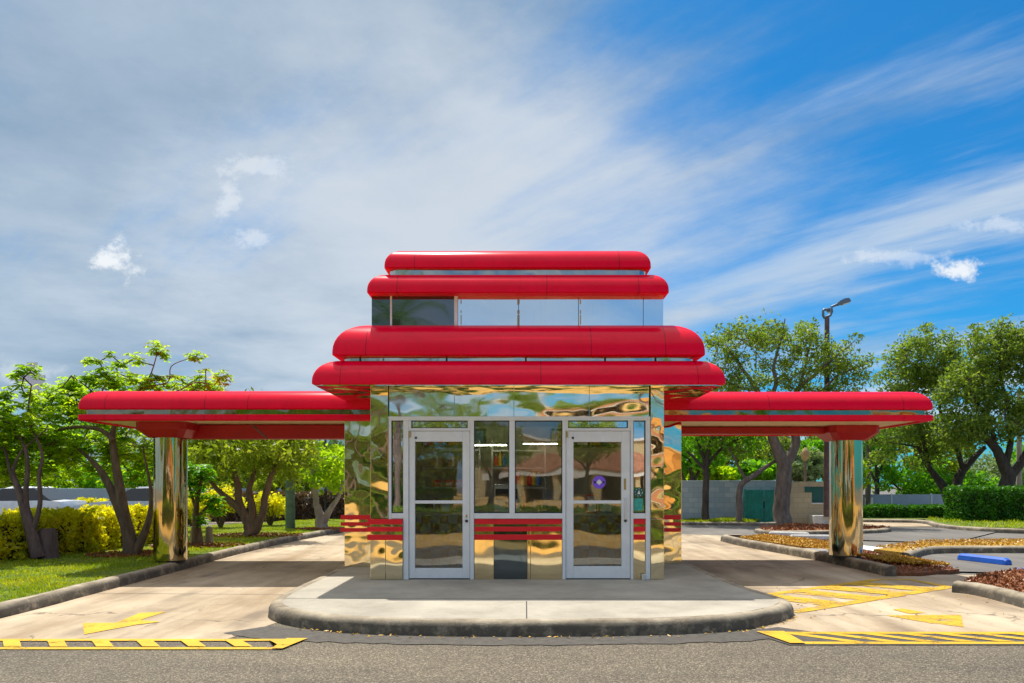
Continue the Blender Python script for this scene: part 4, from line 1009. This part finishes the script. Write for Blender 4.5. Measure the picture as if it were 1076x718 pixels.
def wheel_stop(c, yaw, L, mat, label):
    m = MB(); pr = [(-.09, 0), (-.075, .09), (-.04, .125), (.04, .125), (.075, .09), (.09, 0)]; n = len(pr)
    vs = []; X = (-L / 2, -L / 2 + .06, L / 2 - .06, L / 2)
    for i, x in enumerate(X):
        k = .75 if i in (0, 3) else 1; vs += [(x, y * (1 if k == 1 else .9), z * k) for y, z in pr]
    fs = [(i * n + j, i * n + j + 1, (i + 1) * n + j + 1, (i + 1) * n + j) for i in range(3) for j in range(n - 1)] + [tuple(range(n)), tuple(3 * n + j for j in range(n))] + [(i * n, (i + 1) * n, (i + 1) * n + n - 1, i * n + n - 1) for i in range(3)]
    o = m.add(vs, fs).build('wheel_stop', mat, bevel=.008); o.location = (c[0], c[1], .01); o.rotation_euler = (0, 0, yaw); return tag(o, label, 'wheel stop')
a, b_ = ground(1009, 588.5), ground(1060, 594.5)
wheel_stop((a + b_) / 2, math.atan2(b_.y - a.y, b_.x - a.x), (b_ - a).length, 'wheel_stop_blue', 'bright blue wheel stop in the right parking bay')
wheel_stop(ground(829, 563.8), R(-28), 1.1, 'wheel_stop_concrete', 'pale grey wheel stop nearest the oak, left of the other')
wheel_stop(ground(856, 567.2), R(-6), 1.3, 'wheel_stop_concrete', 'pale grey wheel stop just left of the right mirror column')
wheel_stop(ground(846, 578.5, .1) + Vector((.2, 0, 0)), R(-20), .55, 'wheel_stop_concrete', 'short broken grey block lying in the gold leaf bed')

# tall brown lamp post
b = ground(869, 551.5)
t = empty('street_lamp', b, 'tall brown lamp post rising through the oak crown with two lamp heads', 'street lamp')
m = MB(); zt = CH + (HY - 333) * b.y / F; m.tube([(b.x, b.y, .3), (b.x, b.y, zt)], [.13, .085], 12); m.build('pole', 'metal_brown', t, smooth=50)
s_ = b.y / F; W = lambda dx, py, dy=0: Vector((b.x + dx * s_, b.y + dy, CH + (HY - py) * s_))
m = MB(); m.tube([W(0, 333), W(-3, 334), W(-4, 332), W(-4.2, 327), W(-3.2, 325.6), W(2, 325)], .05, 8); m.build('bracket', 'lamp_blue', t, smooth=50)
m = MB(); m.tube([W(0, 333), W(3.5, 331.5), W(4.8, 328.5), W(4.8, 322.5), W(12, 319.5)], .05, 8); m.build('bracket', 'lamp_blue', t, smooth=50)
def head(a, c, w):
    a, c = Vector(a), Vector(c); d = (c - a).normalized(); y = Vector((0, 1, 0)); u = d.cross(y) * -1
    if u.z < 0: u = -u
    L = (c - a).length; rg = []
    for f, ww, hh in ((0, .4, .5), (.2, .8, .8), (.55, 1, 1), (.9, .9, .8), (1, .6, .4)):
        p = a + d * L * f; rg += [p - y * w * ww - u * .03, p + y * w * ww - u * .03, p + y * w * ww * .8 + u * .14 * hh, p - y * w * ww * .8 + u * .14 * hh]
    hd = MB().add(rg, [(i * 4 + j, i * 4 + (j + 1) % 4, (i + 1) * 4 + (j + 1) % 4, (i + 1) * 4 + j) for i in range(4) for j in range(4)] + [(0, 1, 2, 3), (16, 17, 18, 19)]).build('lamp_head', 'lamp_blue', t, smooth=40)
    q0, q1 = a + d * L * .35, a + d * L * .9; MB().add([q0 - y * w * .7 - u * .06, q0 + y * w * .7 - u * .06, q1 + y * w * .7 - u * .06, q1 - y * w * .7 - u * .06, q0 - y * w * .7 - u * .035, q0 + y * w * .7 - u * .035, q1 + y * w * .7 - u * .035, q1 - y * w * .7 - u * .035],
        [(0, 1, 2, 3), (4, 5, 6, 7), (0, 1, 5, 4), (1, 2, 6, 5), (2, 3, 7, 6), (3, 0, 4, 7)]).build('lens', 'lens', hd)
head(W(11, 320.5), W(24, 316.5), .17); head(W(2, 325.5, .2), W(11.5, 324.5, .5), .14)

# oaks and other trees on the right
Y = 28.0
tree('oak_tree', 'big spreading oak with forked trunk behind the right canopy', ground(822, 554),
    [S(Y, (822, 555, .36), (822, 535, .3), (823, 505, .28), (824, 490, .27), (816, 470, .2), (809, 450, .17), (802, 425, .13), (792, 405, .09), (778, 385, .06), (765, 365, .03)),
     S(Y, (824, 492, .24), (833, 475, .18), (836, 460, .16), (832, 440, .13), (838, 410, .1), (855, 395, .07), (872, 380, .05), (890, 365, .03)),
     S(Y, (804, 430, .09), (815, 405, .08), (813, 385, .06), (820, 360, .04), (825, 335, .02)), S(Y, (838, 412, .07), (845, 390, .05), (850, 365, .03)), S(Y, (795, 410, .06), (770, 405, .05), (750, 385, .03)),
     S(Y, (836, 420, .06), (862, 412, .05), (880, 395, .04), (905, 385, .02)), S(Y, (810, 450, .07), (785, 440, .06), (750, 430, .03)), S(Y, (833, 440, .07), (860, 440, .05), (885, 435, .03))],
    [lobe(775, 360, Y, 38, 20, 1.2), lobe(825, 350, Y, 40, 20, 1.2), lobe(882, 372, Y, 32, 22, 1), lobe(762, 395, Y, 25, 20, .6), lobe(800, 400, Y, 40, 20, .6), lobe(850, 395, Y, 40, 25, .8), lobe(895, 395, Y, 22, 15, .4),
     lobe(775, 430, Y, 50, 20, .8), lobe(850, 440, Y, 50, 20, .9), lobe(745, 445, Y, 25, 22, .5), lobe(880, 420, Y, 30, 15, .4)], 'leaf_oak', 'bark_grey', .125, 330, 58, .40, twig=.022, aspect=.45)
tree('slim_tree', 'slim dark trunked tree in the grass before the blue block wall', ground(742, 551),
    [S(28.6, (742, 552, .16), (741, 530, .13), (742, 505, .12), (742, 490, .11), (745, 470, .08), (752, 450, .05)), S(28.6, (742, 495, .07), (728, 480, .05), (715, 470, .03)), S(28.6, (742, 490, .07), (734, 465, .06), (730, 445, .04)), S(28.6, (743, 488, .06), (760, 470, .05), (780, 460, .03))],
    [lobe(740, 455, 28.6, 45, 18, 1.2), lobe(715, 462, 28.6, 25, 18, .6), lobe(775, 462, 28.4, 25, 14, .6), lobe(740, 435, 28.6, 40, 20, .8)], 'leaf_bright', 'bark_dark', .15, 90, 45, .45)
tree('bent_tree', 'bare grey trunk bending right over the teal gate', ground(777, 551),
    [S(28.2, (776, 552, .14), (777, 535, .12), (776, 522, .115), (780, 508, .11), (792, 500, .1), (803, 492, .08), (812, 486, .06), (822, 478, .04)), S(28.2, (784, 505, .06), (776, 490, .05), (770, 478, .04), (762, 468, .02))],
    [lobe(775, 470, 28.6, 25, 10, .6), lobe(815, 468, 28.8, 25, 12, .7)], 'leaf_oak', 'bark_grey', .14, 30, 40, .4)
Y = 36.0
tree('oak_tree', 'dark oak with leaning twin trunks behind the low green hedge', (atd(1003, 500, Y).x, Y, 0),
    [S(Y, (1000, 545, .34), (1001, 530, .3), (1004, 515, .24), (1010, 498, .2), (1020, 485, .15), (1035, 470, .1)), S(Y, (999, 532, .26), (994, 516, .22), (985, 503, .17), (975, 490, .12), (965, 470, .08)), S(Y, (1012, 496, .12), (1005, 470, .1), (990, 440, .07), (985, 410, .04)), S(Y, (976, 490, .1), (968, 455, .08), (955, 420, .06), (960, 385, .03))],
    [lobe(970, 375, Y, 38, 30, 1.3), lobe(950, 400, Y, 26, 20, .7), lobe(1000, 400, Y, 35, 30, 1), lobe(945, 450, Y, 40, 22, .8), lobe(990, 455, Y, 45, 22, .9), lobe(960, 480, Y + .5, 40, 14, .4)], 'leaf_oak', 'bark_dark', .16, 330, 64, .52, twig=.03, aspect=.45)
Y = 33.0
tree('oak_tree', 'tall oak with dark forked limbs behind the tall hedge at the right edge', (atd(1062, 500, Y).x, Y, 0),
    [S(Y, (1058, 560, .34), (1058, 540, .32), (1057, 515, .3), (1060, 500, .28), (1053, 485, .22), (1045, 470, .18), (1030, 455, .13), (1015, 445, .08)), S(Y, (1060, 502, .22), (1070, 490, .18), (1082, 470, .15), (1095, 440, .1)), S(Y, (1056, 490, .15), (1062, 465, .12), (1060, 430, .09), (1052, 400, .06), (1050, 370, .03)), S(Y, (1046, 472, .1), (1040, 445, .08), (1025, 420, .05), (1015, 400, .03))],
    [lobe(1050, 365, Y, 34, 28, 1.2), lobe(1085, 370, Y, 36, 30, 1), lobe(1020, 410, Y, 32, 26, 1), lobe(1065, 420, Y, 40, 30, 1.1), lobe(1010, 450, Y, 32, 18, .7), lobe(1045, 450, Y, 38, 16, .6), lobe(1095, 440, Y, 25, 25, .6), lobe(1035, 385, Y, 28, 22, .7)], 'leaf_oak', 'bark_dark', .155, 380, 66, .50, twig=.03, aspect=.45)

# greenery behind: each its own tree
def backtree(px, py, Y, rx, ry, mat, label, n=70, per=46, size=.24, name='background_tree', group=None, z_b=0):
    c = atd(px, py, Y); s = Y / F
    b = (c.x, Y, 0); top = c.z - ry * s * .3
    tree(name, label, b, [[((c.x, Y, 0), .16), ((c.x + .1, Y, top * .5), .12), ((c.x, Y, top), .06)], [((c.x + .05, Y, top * .55), .08), ((c.x + rx * s * .5, Y + .2, top), .04)], [((c.x + .02, Y, top * .45), .08), ((c.x - rx * s * .5, Y - .2, top), .04)]],
         [(c, rx * s, rx * s * .7, ry * s, 1)], mat, 'bark_dark', size, n, per, rx * s * .28, group=group, twig=.03)
rows = [
    (920, 465, 42, 34, 24, 'leaf_bright', 'bright green shrub tree just right of the right column'), (955, 500, 42.5, 40, 22, 'leaf_bright', 'bright green low shrub tree above the metal fence'),
    (985, 480, 44, 36, 28, 'leaf_olive', 'olive green tree behind the leaning twin trunk oak'), (1040, 505, 45, 40, 24, 'leaf_pale', 'pale grey green tree beyond the tall hedge'), (1085, 490, 46, 40, 28, 'leaf_bright', 'bright green tree at the far right edge'),
    (725, 475, 33, 34, 26, 'leaf_bright', 'bright green tree over the left end of the blue wall'), (765, 480, 36, 34, 24, 'leaf_olive', 'olive tree behind the bent trunk'), (800, 470, 38, 30, 26, 'leaf_pale', 'pale green tree behind the teal gate'),
    (845, 492, 34, 26, 17, 'leaf_pale', 'silvery shrub tree over the tan block wall'), (870, 475, 36, 28, 30, 'leaf_bright', 'bright green tree behind the brown lamp post'), (690, 470, 36, 36, 28, 'leaf_olive', 'olive tree hidden partly by the right mirror wing'),
    (795, 497, 34, 24, 12, 'leaf_bright', 'low bright shrub above the teal gate'),
    (20, 480, 43, 50, 34, 'leaf_lime', 'lime tree behind the far left wall at the left edge'), (85, 470, 44, 52, 34, 'leaf_bright', 'green tree behind the far left wall beyond the forked tree'), (150, 475, 43, 50, 34, 'leaf_olive', 'olive tree behind the far left wall beyond the left column'),
    (215, 470, 42, 52, 36, 'leaf_lime', 'lime tree in the distance above the young tree'), (280, 475, 41, 50, 36, 'leaf_olive', 'olive tree in the distance beyond the spreading tree'), (330, 465, 42, 46, 40, 'leaf_bright', 'bright green tree far beyond the thin black lamp post'),
    (360, 490, 38, 26, 26, 'leaf_lime', 'lime tree peeping beside the left mirror wing'), (300, 510, 34, 30, 18, 'leaf_olive', 'low olive tree behind the green wooden pole'),
    (-10, 505, 40.5, 40, 22, 'leaf_olive', 'low olive shrub tree above the far left wall at the left edge'), (60, 505, 41, 44, 20, 'leaf_lime', 'low lime shrub tree above the far left wall'), (125, 505, 40.5, 42, 20, 'leaf_bright', 'low bright shrub tree above the far left wall by the forked tree'), (190, 508, 41, 40, 20, 'leaf_lime', 'low lime shrub tree behind the left mirror column'), (245, 508, 40, 36, 20, 'leaf_olive', 'low olive shrub tree behind the spreading tree stems'),
    (742, 500, 34.5, 30, 14, 'leaf_lime', 'low lime shrub behind the blue block wall'), (1010, 515, 43, 40, 16, 'leaf_bright', 'low bright shrub between the two big oaks'), (890, 500, 39, 24, 20, 'leaf_lime', 'lime shrub tree hidden partly by the right mirror column')]
for px, py, Y, rx, ry, m, lab in rows: backtree(px, py, Y, rx, ry, m, lab)

def palm(b, h, mat, label, fr=16, L=1.8, r=.13):
    t = empty('palm_tree', b, label, 'palm'); x, y, z = b
    tr = MB(); tr.tube([(x, y, z), (x + .1, y, z + h * .5), (x, y, z + h)], [r * 1.2, r, r * .8], 12); tr.build('trunk', 'bark_grey', t, smooth=50)
    V = []
    for i in range(fr):
        a = i * 2.4; el = R(70 - 95 * (i / fr)); p = np.array([x, y, z + h]); d = np.array([math.cos(a) * math.cos(el), math.sin(a) * math.cos(el), math.sin(el)])
        N = 22
        for j in range(N):
            d2 = unit(d + np.array([0, 0, -.06])); d = d2; p = p + d * L / N
            sd = unit(np.cross(d, [0, 0, 1.0])); ln = L * .28 * math.sin(math.pi * (j + 2) / (N + 3)) + .05
            for s in (-1, 1):
                q = unit(sd * s + d * .6 + np.array([0, 0, -.35])) * ln; wv = d * .022
                V.append([p - wv, p + wv, p + q + wv * .2, p + q - wv * .2])
            V.append([p - sd * .012, p + sd * .012, p + d * L / N + sd * .01, p + d * L / N - sd * .01])
    quads('crown', np.array(V), mat, t)
palm((atd(911, 440, 40).x, 40, 0), 4.6, 'leaf_palm', 'palm tree with arched fronds just right of the right column')
palm((atd(352, 450, 40).x, 40, 0), 4.3, 'leaf_palm', 'palm tree showing beside the left mirror wing')
p = atd(846, 478, 31)
t = empty('finial_post', (p.x, 31, 0), 'slender post with a brown finial above the tan block wall', 'post')
MB().tube([(p.x, 31, 0), (p.x, 31, p.z - .25)], .055, 10).build('shaft', 'wood_stump', t, smooth=50)
MB().lathe(p.x, 31, [(.06, p.z - .25), (.17, p.z - .05), (.17, p.z + .1), (.08, p.z + .22), (.02, p.z + .3)], 14).build('finial', 'cardboard', t, smooth=40)
p = atd(1071, 500, 37); t = MB(); t.tube([(p.x, 37, 0), (p.x, 37, 6)], [.13, .11], 12); tag(t.build('utility_pole', 'bark_pale', smooth=50), 'pale utility pole at the right edge beside the dark forked oak', 'pole')
# lilac sign panels that show through the leaves at upper left
t = empty('roadside_sign', (atd(33, 400, 42).x, 42, 0), 'pale lilac tall sign seen through the leaves of the leaning tree', 'sign')
p = atd(33, 400, 42)
MB().tube([(p.x, 42.1, 0), (p.x, 42.1, p.z + .3)], .12, 10).build('post', 'aluminium', t)
MB().box(p.x - .95, p.x + .7, 42, 42.12, p.z - .05, p.z + .3).build('panel', 'lilac_paint', t); MB().box(p.x - .25, p.x + .35, 41.98, 41.998, p.z + .302, p.z + 1.0).build('panel', 'lilac_paint', t)
q = atd(38, 408, 41.9); MB().add([(q.x - .45, 41.94, q.z + .6), (q.x + .45, 41.94, q.z + .6), (q.x, 41.94, q.z - .6), (q.x - .45, 41.98, q.z + .6), (q.x + .45, 41.98, q.z + .6), (q.x, 41.98, q.z - .6)], [(0, 1, 2), (3, 4, 5), (0, 1, 4, 3), (1, 2, 5, 4), (2, 0, 3, 5)]).build('pennant', 'lilac_paint', t)
# distant buildings glimpsed between trunks
t = empty('distant_house', (atd(176, 500, 60).x, 60, 0), 'pale house glimpsed between the trees left of the building', 'house')
x = atd(250, 500, 58).x
MB().box(x - 4, x + 7, 58, 64, 0, 3.0).build('wall', 'plaza_white', t); MB().add([(x - 4.5, 57.5, 3.002), (x + 7.5, 57.5, 3.002), (x + 7.5, 64.5, 3.002), (x - 4.5, 64.5, 3.002), (x - 2, 61, 4.4), (x + 5, 61, 4.4)], [(0, 1, 5, 4), (1, 2, 5), (2, 3, 4, 5), (3, 0, 4)]).build('roof', 'tile_terracotta', t)

# ------------------------------------------------------------------ across the lot: what the chrome mirrors
P_ = empty('plaza_building', (0, -62, 0), 'cream plaza with tiled pent roof mirrored in the shop front glass', 'building')
MB().box(-5.2, 42, -70, -62, 0, 6.6).build('wall', 'plaza_cream', P_); MB().box(-5.5, 42.3, -70.2, -61.8, 6.602, 6.95).build('parapet', 'plaza_white', P_)
rf = MB(); n = 190; vs = []
for i in range(n + 1):
    x = -4 + 38 * i / n; dz = .09 * abs(math.sin(i * math.pi / 2)); vs += [(x, -60.2, 3.0 + dz), (x, -61.99, 4.9 + dz), (x, -60.2, 2.85)]
rf.add(vs, [q for i in range(n) for q in ((3 * i, 3 * i + 3, 3 * i + 4, 3 * i + 1), (3 * i + 2, 3 * i + 5, 3 * i + 3, 3 * i))]).build('roof', 'tile_terracotta', P_)
MB().box(-4, 34, -60.5, -60.3, 2.2, 2.84).build('fascia', 'plaza_white', P_)
for i in range(9):
    x = -3.4 + i * 4.2; MB().box(x, x + 3.2, -61.99, -61.9, .2, 2.6).build('shop_window', 'shop_dark', P_); MB().box(x + 3.3, x + 3.9, -60.9, -60.5, 0, 2.8).build('pillar', 'plaza_cream', P_)
MB().box(14, 26, -61.95, -61.2, 4.92, 8.2).build('tower', 'plaza_orange', P_)
t = empty('plaza_annex', (34, -30, 0), 'orange plaza annex mirrored in the right mirror pilaster', 'building')
MB().box(13, 40, -46, -34, 0, 4.8).build('wall', 'plaza_orange', t); MB().box(12.6, 40.4, -46.4, -33.6, 4.802, 5.3).build('parapet', 'plaza_cream', t)
for i in range(4): MB().box(15 + i * 5, 18.4 + i * 5, -33.99, -33.9, .3, 2.7).build('shop_window', 'shop_dark', t)
palm((-5.0, -9.5, 0), 8.4, 'leaf_palm', 'tall palm mirrored in the dark clerestory glass', fr=22, L=2.6, r=.16)
palm((-7.4, -8.5, 0), 7.6, 'leaf_palm', 'second palm mirrored in the dark clerestory glass corner', fr=22, L=2.6, r=.16)
palm((8.0, -26, 0), 7.0, 'leaf_palm', 'slanting palm mirrored in the right door glass', fr=18, L=2.4, r=.2)
hedge('long low hedge along the near edge of the lot mirrored under the stripes', [(-15, -2.6), (15, -2.6)], 1.2, .78, 'leaf_oak', .1, 26000, z=0)
hedge('tall unseen hedge added at the far left to darken the left door reflection', [(-40, -56), (-6.5, -56)], 2.4, 5.2, 'leaf_oak', .3, 16000, z=0)  # out of view, added as a dark mass for the left door glass to reflect
hedge('clipped hedge across the lot mirrored in the left door', [(-18, -13), (-3.2, -13)], 1.4, 1.35, 'leaf_hedge', .16, 9000, z=0)
hedge('clipped hedge across the lot mirrored in the right wing', [(5.5, -17), (20, -17)], 1.4, 1.1, 'leaf_hedge', .16, 9000, z=0)
def mirror_tree(x, y, h, r, mat, label):
    tree('parking_tree', label, (x, y, 0), [[((x, y, 0), .2), ((x + .1, y, h * .35), .16), ((x, y, h * .7), .08)], [((x, y, h * .35), .1), ((x + r * .5, y, h * .65), .04)], [((x, y, h * .35), .1), ((x - r * .5, y, h * .65), .04)]],
         [((x, y, h * .72), r, r, h * .26, 1)], mat, 'bark_dark', .22, 120, 46, .55, twig=.03)
for i, (x, y, lab) in enumerate(((-8, -36, 'left tree of the far row'), (-14, -42, 'second tree of the far row'), (-21, -38, 'third tree of the far row'), (-28, -44, 'fourth tree of the far row'), (-4.5, -44, 'nearest tree of the far row'))):
    mirror_tree(x, y, 8.5 + i * .3, 4.2, 'leaf_oak', lab + ' across the lot added to darken the left door reflection')  # unseen row added so the left door glass reflects less brightness
mirror_tree(-9, -14, 6.2, 3.0, 'leaf_oak', 'parking lot tree mirrored in the left pilaster'); mirror_tree(-15, -22, 7, 3.4, 'leaf_bright', 'parking lot tree mirrored in the left wing'); mirror_tree(-1.5, -24, 5.2, 2.2, 'leaf_oak', 'parking lot tree mirrored in the middle of the header')
mirror_tree(4.6, -30, 6.5, 2.4, 'leaf_olive', 'parking lot tree mirrored beside the header joint'); mirror_tree(16, -22, 6, 2.6, 'leaf_bright', 'parking lot tree mirrored in the right wing'); mirror_tree(-24, -10, 6, 3.2, 'leaf_lime', 'parking lot tree mirrored in the left column'); mirror_tree(22, -8, 6, 3, 'leaf_lime', 'parking lot tree mirrored in the right column')

# ------------------------------------------------------------------ sun, sky, camera
sun_dir = Vector((-.15, .47, 1.0)).normalized()
elev = math.asin(sun_dir.z); az = math.atan2(sun_dir.x, sun_dir.y)
sl = bpy.data.lights.new('sun', 'SUN'); sl.energy = 5.0; sl.angle = R(.53); sl.color = (1, .95, .86)
so = bpy.data.objects.new('sun', sl); C.objects.link(so); so.rotation_euler = sun_dir.to_track_quat('Z', 'Y').to_euler(); so.location = (0, 0, 30)

w = bpy.data.worlds.new('World'); sc.world = w; w.use_nodes = True
class WT(NT):
    def __init__(s, t): s.t = t
k = WT(w.node_tree); bgn = w.node_tree.nodes['Background']
sky = k.n('ShaderNodeTexSky', sky_type='NISHITA', sun_disc=False); sky.sun_elevation = elev; sky.sun_rotation = az; sky.altitude = 0; sky.air_density = 1; sky.dust_density = .6; sky.ozone_density = 2.5
tc = k.n('ShaderNodeTexCoord'); D = tc.outputs['Generated']
sp = k.n('ShaderNodeSeparateXYZ'); k.l(D, sp.inputs[0]); dx, dy, dz = sp.outputs
zz = k.math('ADD', k.math('MAXIMUM', dz, 0), .12)
px, py = k.math('DIVIDE', dx, zz), k.math('DIVIDE', dy, zz)
s1 = k.math('ADD', k.math('MULTIPLY', px, -.70), k.math('MULTIPLY', py, .714)); s2 = k.math('ADD', k.math('MULTIPLY', px, .714), k.math('MULTIPLY', py, .70))
def vec(a, b, c=0.0):
    n = k.n('ShaderNodeCombineXYZ')
    for i, v in enumerate((a, b, c)):
        if hasattr(v, 'links'): k.l(v, n.inputs[i])
        else: n.inputs[i].default_value = v
    return n.outputs[0]
streak = k.noise(vec(k.math('MULTIPLY', s1, .42), k.math('MULTIPLY', s2, 1.35)), 1.3, 10, .60)
soft = k.noise(vec(px, py, 3.0), .85, 9, .62)
def sstep(v, a, b):
    n = k.n('ShaderNodeMapRange', interpolation_type='SMOOTHSTEP'); k.l(v, n.inputs[0]); n.inputs[1].default_value = a; n.inputs[2].default_value = b; return n.outputs[0]
right = sstep(dx, -.12, .48); back = sstep(dy, .1, -.3)
f = k.math('ADD', k.math('MULTIPLY', streak, .7), k.math('MULTIPLY', soft, .3))
th = k.math('ADD', .30, k.math('MULTIPLY', right, .25))
th = k.math('ADD', th, k.math('MULTIPLY', back, .03))
cirrus = sstep(k.math('SUBTRACT', f, th), -.07, .20)
# a brighter veil sweeping through the middle of the view
base = k.mix(1.0, sky.outputs[0], (.11, .64, .98), 'MULTIPLY')
cl_t = k.ramp(soft, [(.36, (2.3, 3.1, 4.0)), (.64, (4.1, 4.75, 5.4))])
cl_b = k.mix(k.math('MULTIPLY', back, sstep(dz, .28, .6)), cl_t, (5.8, 6.0, 6.2))
wisp = k.noise(vec(k.math('MULTIPLY', s1, .22), k.math('MULTIPLY', s2, .95), 7.0), 1.5, 10, .6)
wm = k.math('MULTIPLY', sstep(wisp, .47, .66), k.math('MULTIPLY', right, sstep(dy, 0, .2)))
base = k.mix(k.math('MULTIPLY', wm, .75), base, (5.2, 5.8, 6.3))
gu = k.math('DIVIDE', dx, k.math('MAXIMUM', dy, .05)); gv = k.math('DIVIDE', dz, k.math('MAXIMUM', dy, .05))
ga_ = k.math('DIVIDE', k.math('ADD', gu, .03), .50); gb_ = k.math('DIVIDE', k.math('SUBTRACT', gv, .34), .36)
gr = k.math('SQRT', k.math('ADD', k.math('MULTIPLY', ga_, ga_), k.math('MULTIPLY', gb_, gb_)))
veil = k.math('MULTIPLY', sstep(k.math('ADD', k.math('SUBTRACT', 1.0, gr), k.math('MULTIPLY', k.math('SUBTRACT', soft, .5), 1.6)), -.1, .9), sstep(dy, 0, .1))
cl_b = k.mix(k.math('MULTIPLY', veil, .75), cl_b, (5.4, 5.8, 6.2))
col = k.mix(k.math('MULTIPLY', cirrus, .9), base, cl_b)
col = k.mix(k.math('MULTIPLY', veil, .3), col, (5.4, 5.8, 6.2))
def puff(pxl, pyl, rx, ry, sd, dens=1.0):
    d0 = Vector(((pxl - CX) / F, 1, (HY - pyl) / F))
    u = k.math('DIVIDE', dx, k.math('MAXIMUM', dy, .05)); v = k.math('DIVIDE', dz, k.math('MAXIMUM', dy, .05))
    nz = k.noise(vec(k.math('MULTIPLY', u, 1), k.math('MULTIPLY', v, 1.2), sd), 26, 7, .66)
    a = k.math('DIVIDE', k.math('SUBTRACT', u, d0.x), rx / F); b = k.math('DIVIDE', k.math('SUBTRACT', v, d0.z), ry / F)
    r = k.math('SQRT', k.math('ADD', k.math('MULTIPLY', a, a), k.math('MULTIPLY', b, b)))
    m = sstep(k.math('ADD', k.math('SUBTRACT', 1.0, r), k.math('MULTIPLY', k.math('SUBTRACT', nz, .5), 4.0)), -.15, .8)
    return k.math('MULTIPLY', k.math('MULTIPLY', m, dens), sstep(dy, .0, .1))
for q in ((122, 274, 26, 20, 1, .95), (1005, 284, 28, 11, 5, .95), (268, 176, 45, 14, 9, .4), (240, 213, 14, 20, 13, .45), (262, 252, 22, 14, 17, .45), (950, 270, 60, 9, 21, .4), (1050, 236, 40, 8, 25, .4), (25, 395, 40, 14, 29, .3)):
    col = k.mix(puff(*q), col, (6.9, 7.2, 7.5))
col = k.mix(k.math('MULTIPLY', sstep(dz, .60, .85), .9), col, (8.6, 8.7, 8.8))     # bright thin cloud overhead, near the sun
k.l(col, bgn.inputs[0]); bgn.inputs[1].default_value = .12

cam = bpy.data.cameras.new('camera'); co = bpy.data.objects.new('camera', cam); C.objects.link(co); sc.camera = co
co.location = (0, 0, CH); co.rotation_euler = (R(90), 0, 0)
cam.sensor_width = 36; cam.lens = F / 1076 * 36; cam.shift_x = (538 - CX) / 1076; cam.shift_y = (HY - 359) / 1076; cam.clip_end = 3000; cam.clip_start = .05

sc.view_settings.view_transform = 'Standard'; sc.view_settings.look = 'None'; sc.view_settings.exposure = .12; sc.view_settings.gamma = 1
sc.render.engine = 'CYCLES'
sc.cycles.max_bounces = 10; sc.cycles.diffuse_bounces = 5; sc.cycles.glossy_bounces = 5; sc.cycles.transparent_max_bounces = 12; sc.cycles.transmission_bounces = 4
sc.cycles.sample_clamp_indirect = 8; sc.cycles.use_denoising = True
try: sc.cycles.denoiser = 'OPENIMAGEDENOISE'
except Exception: pass
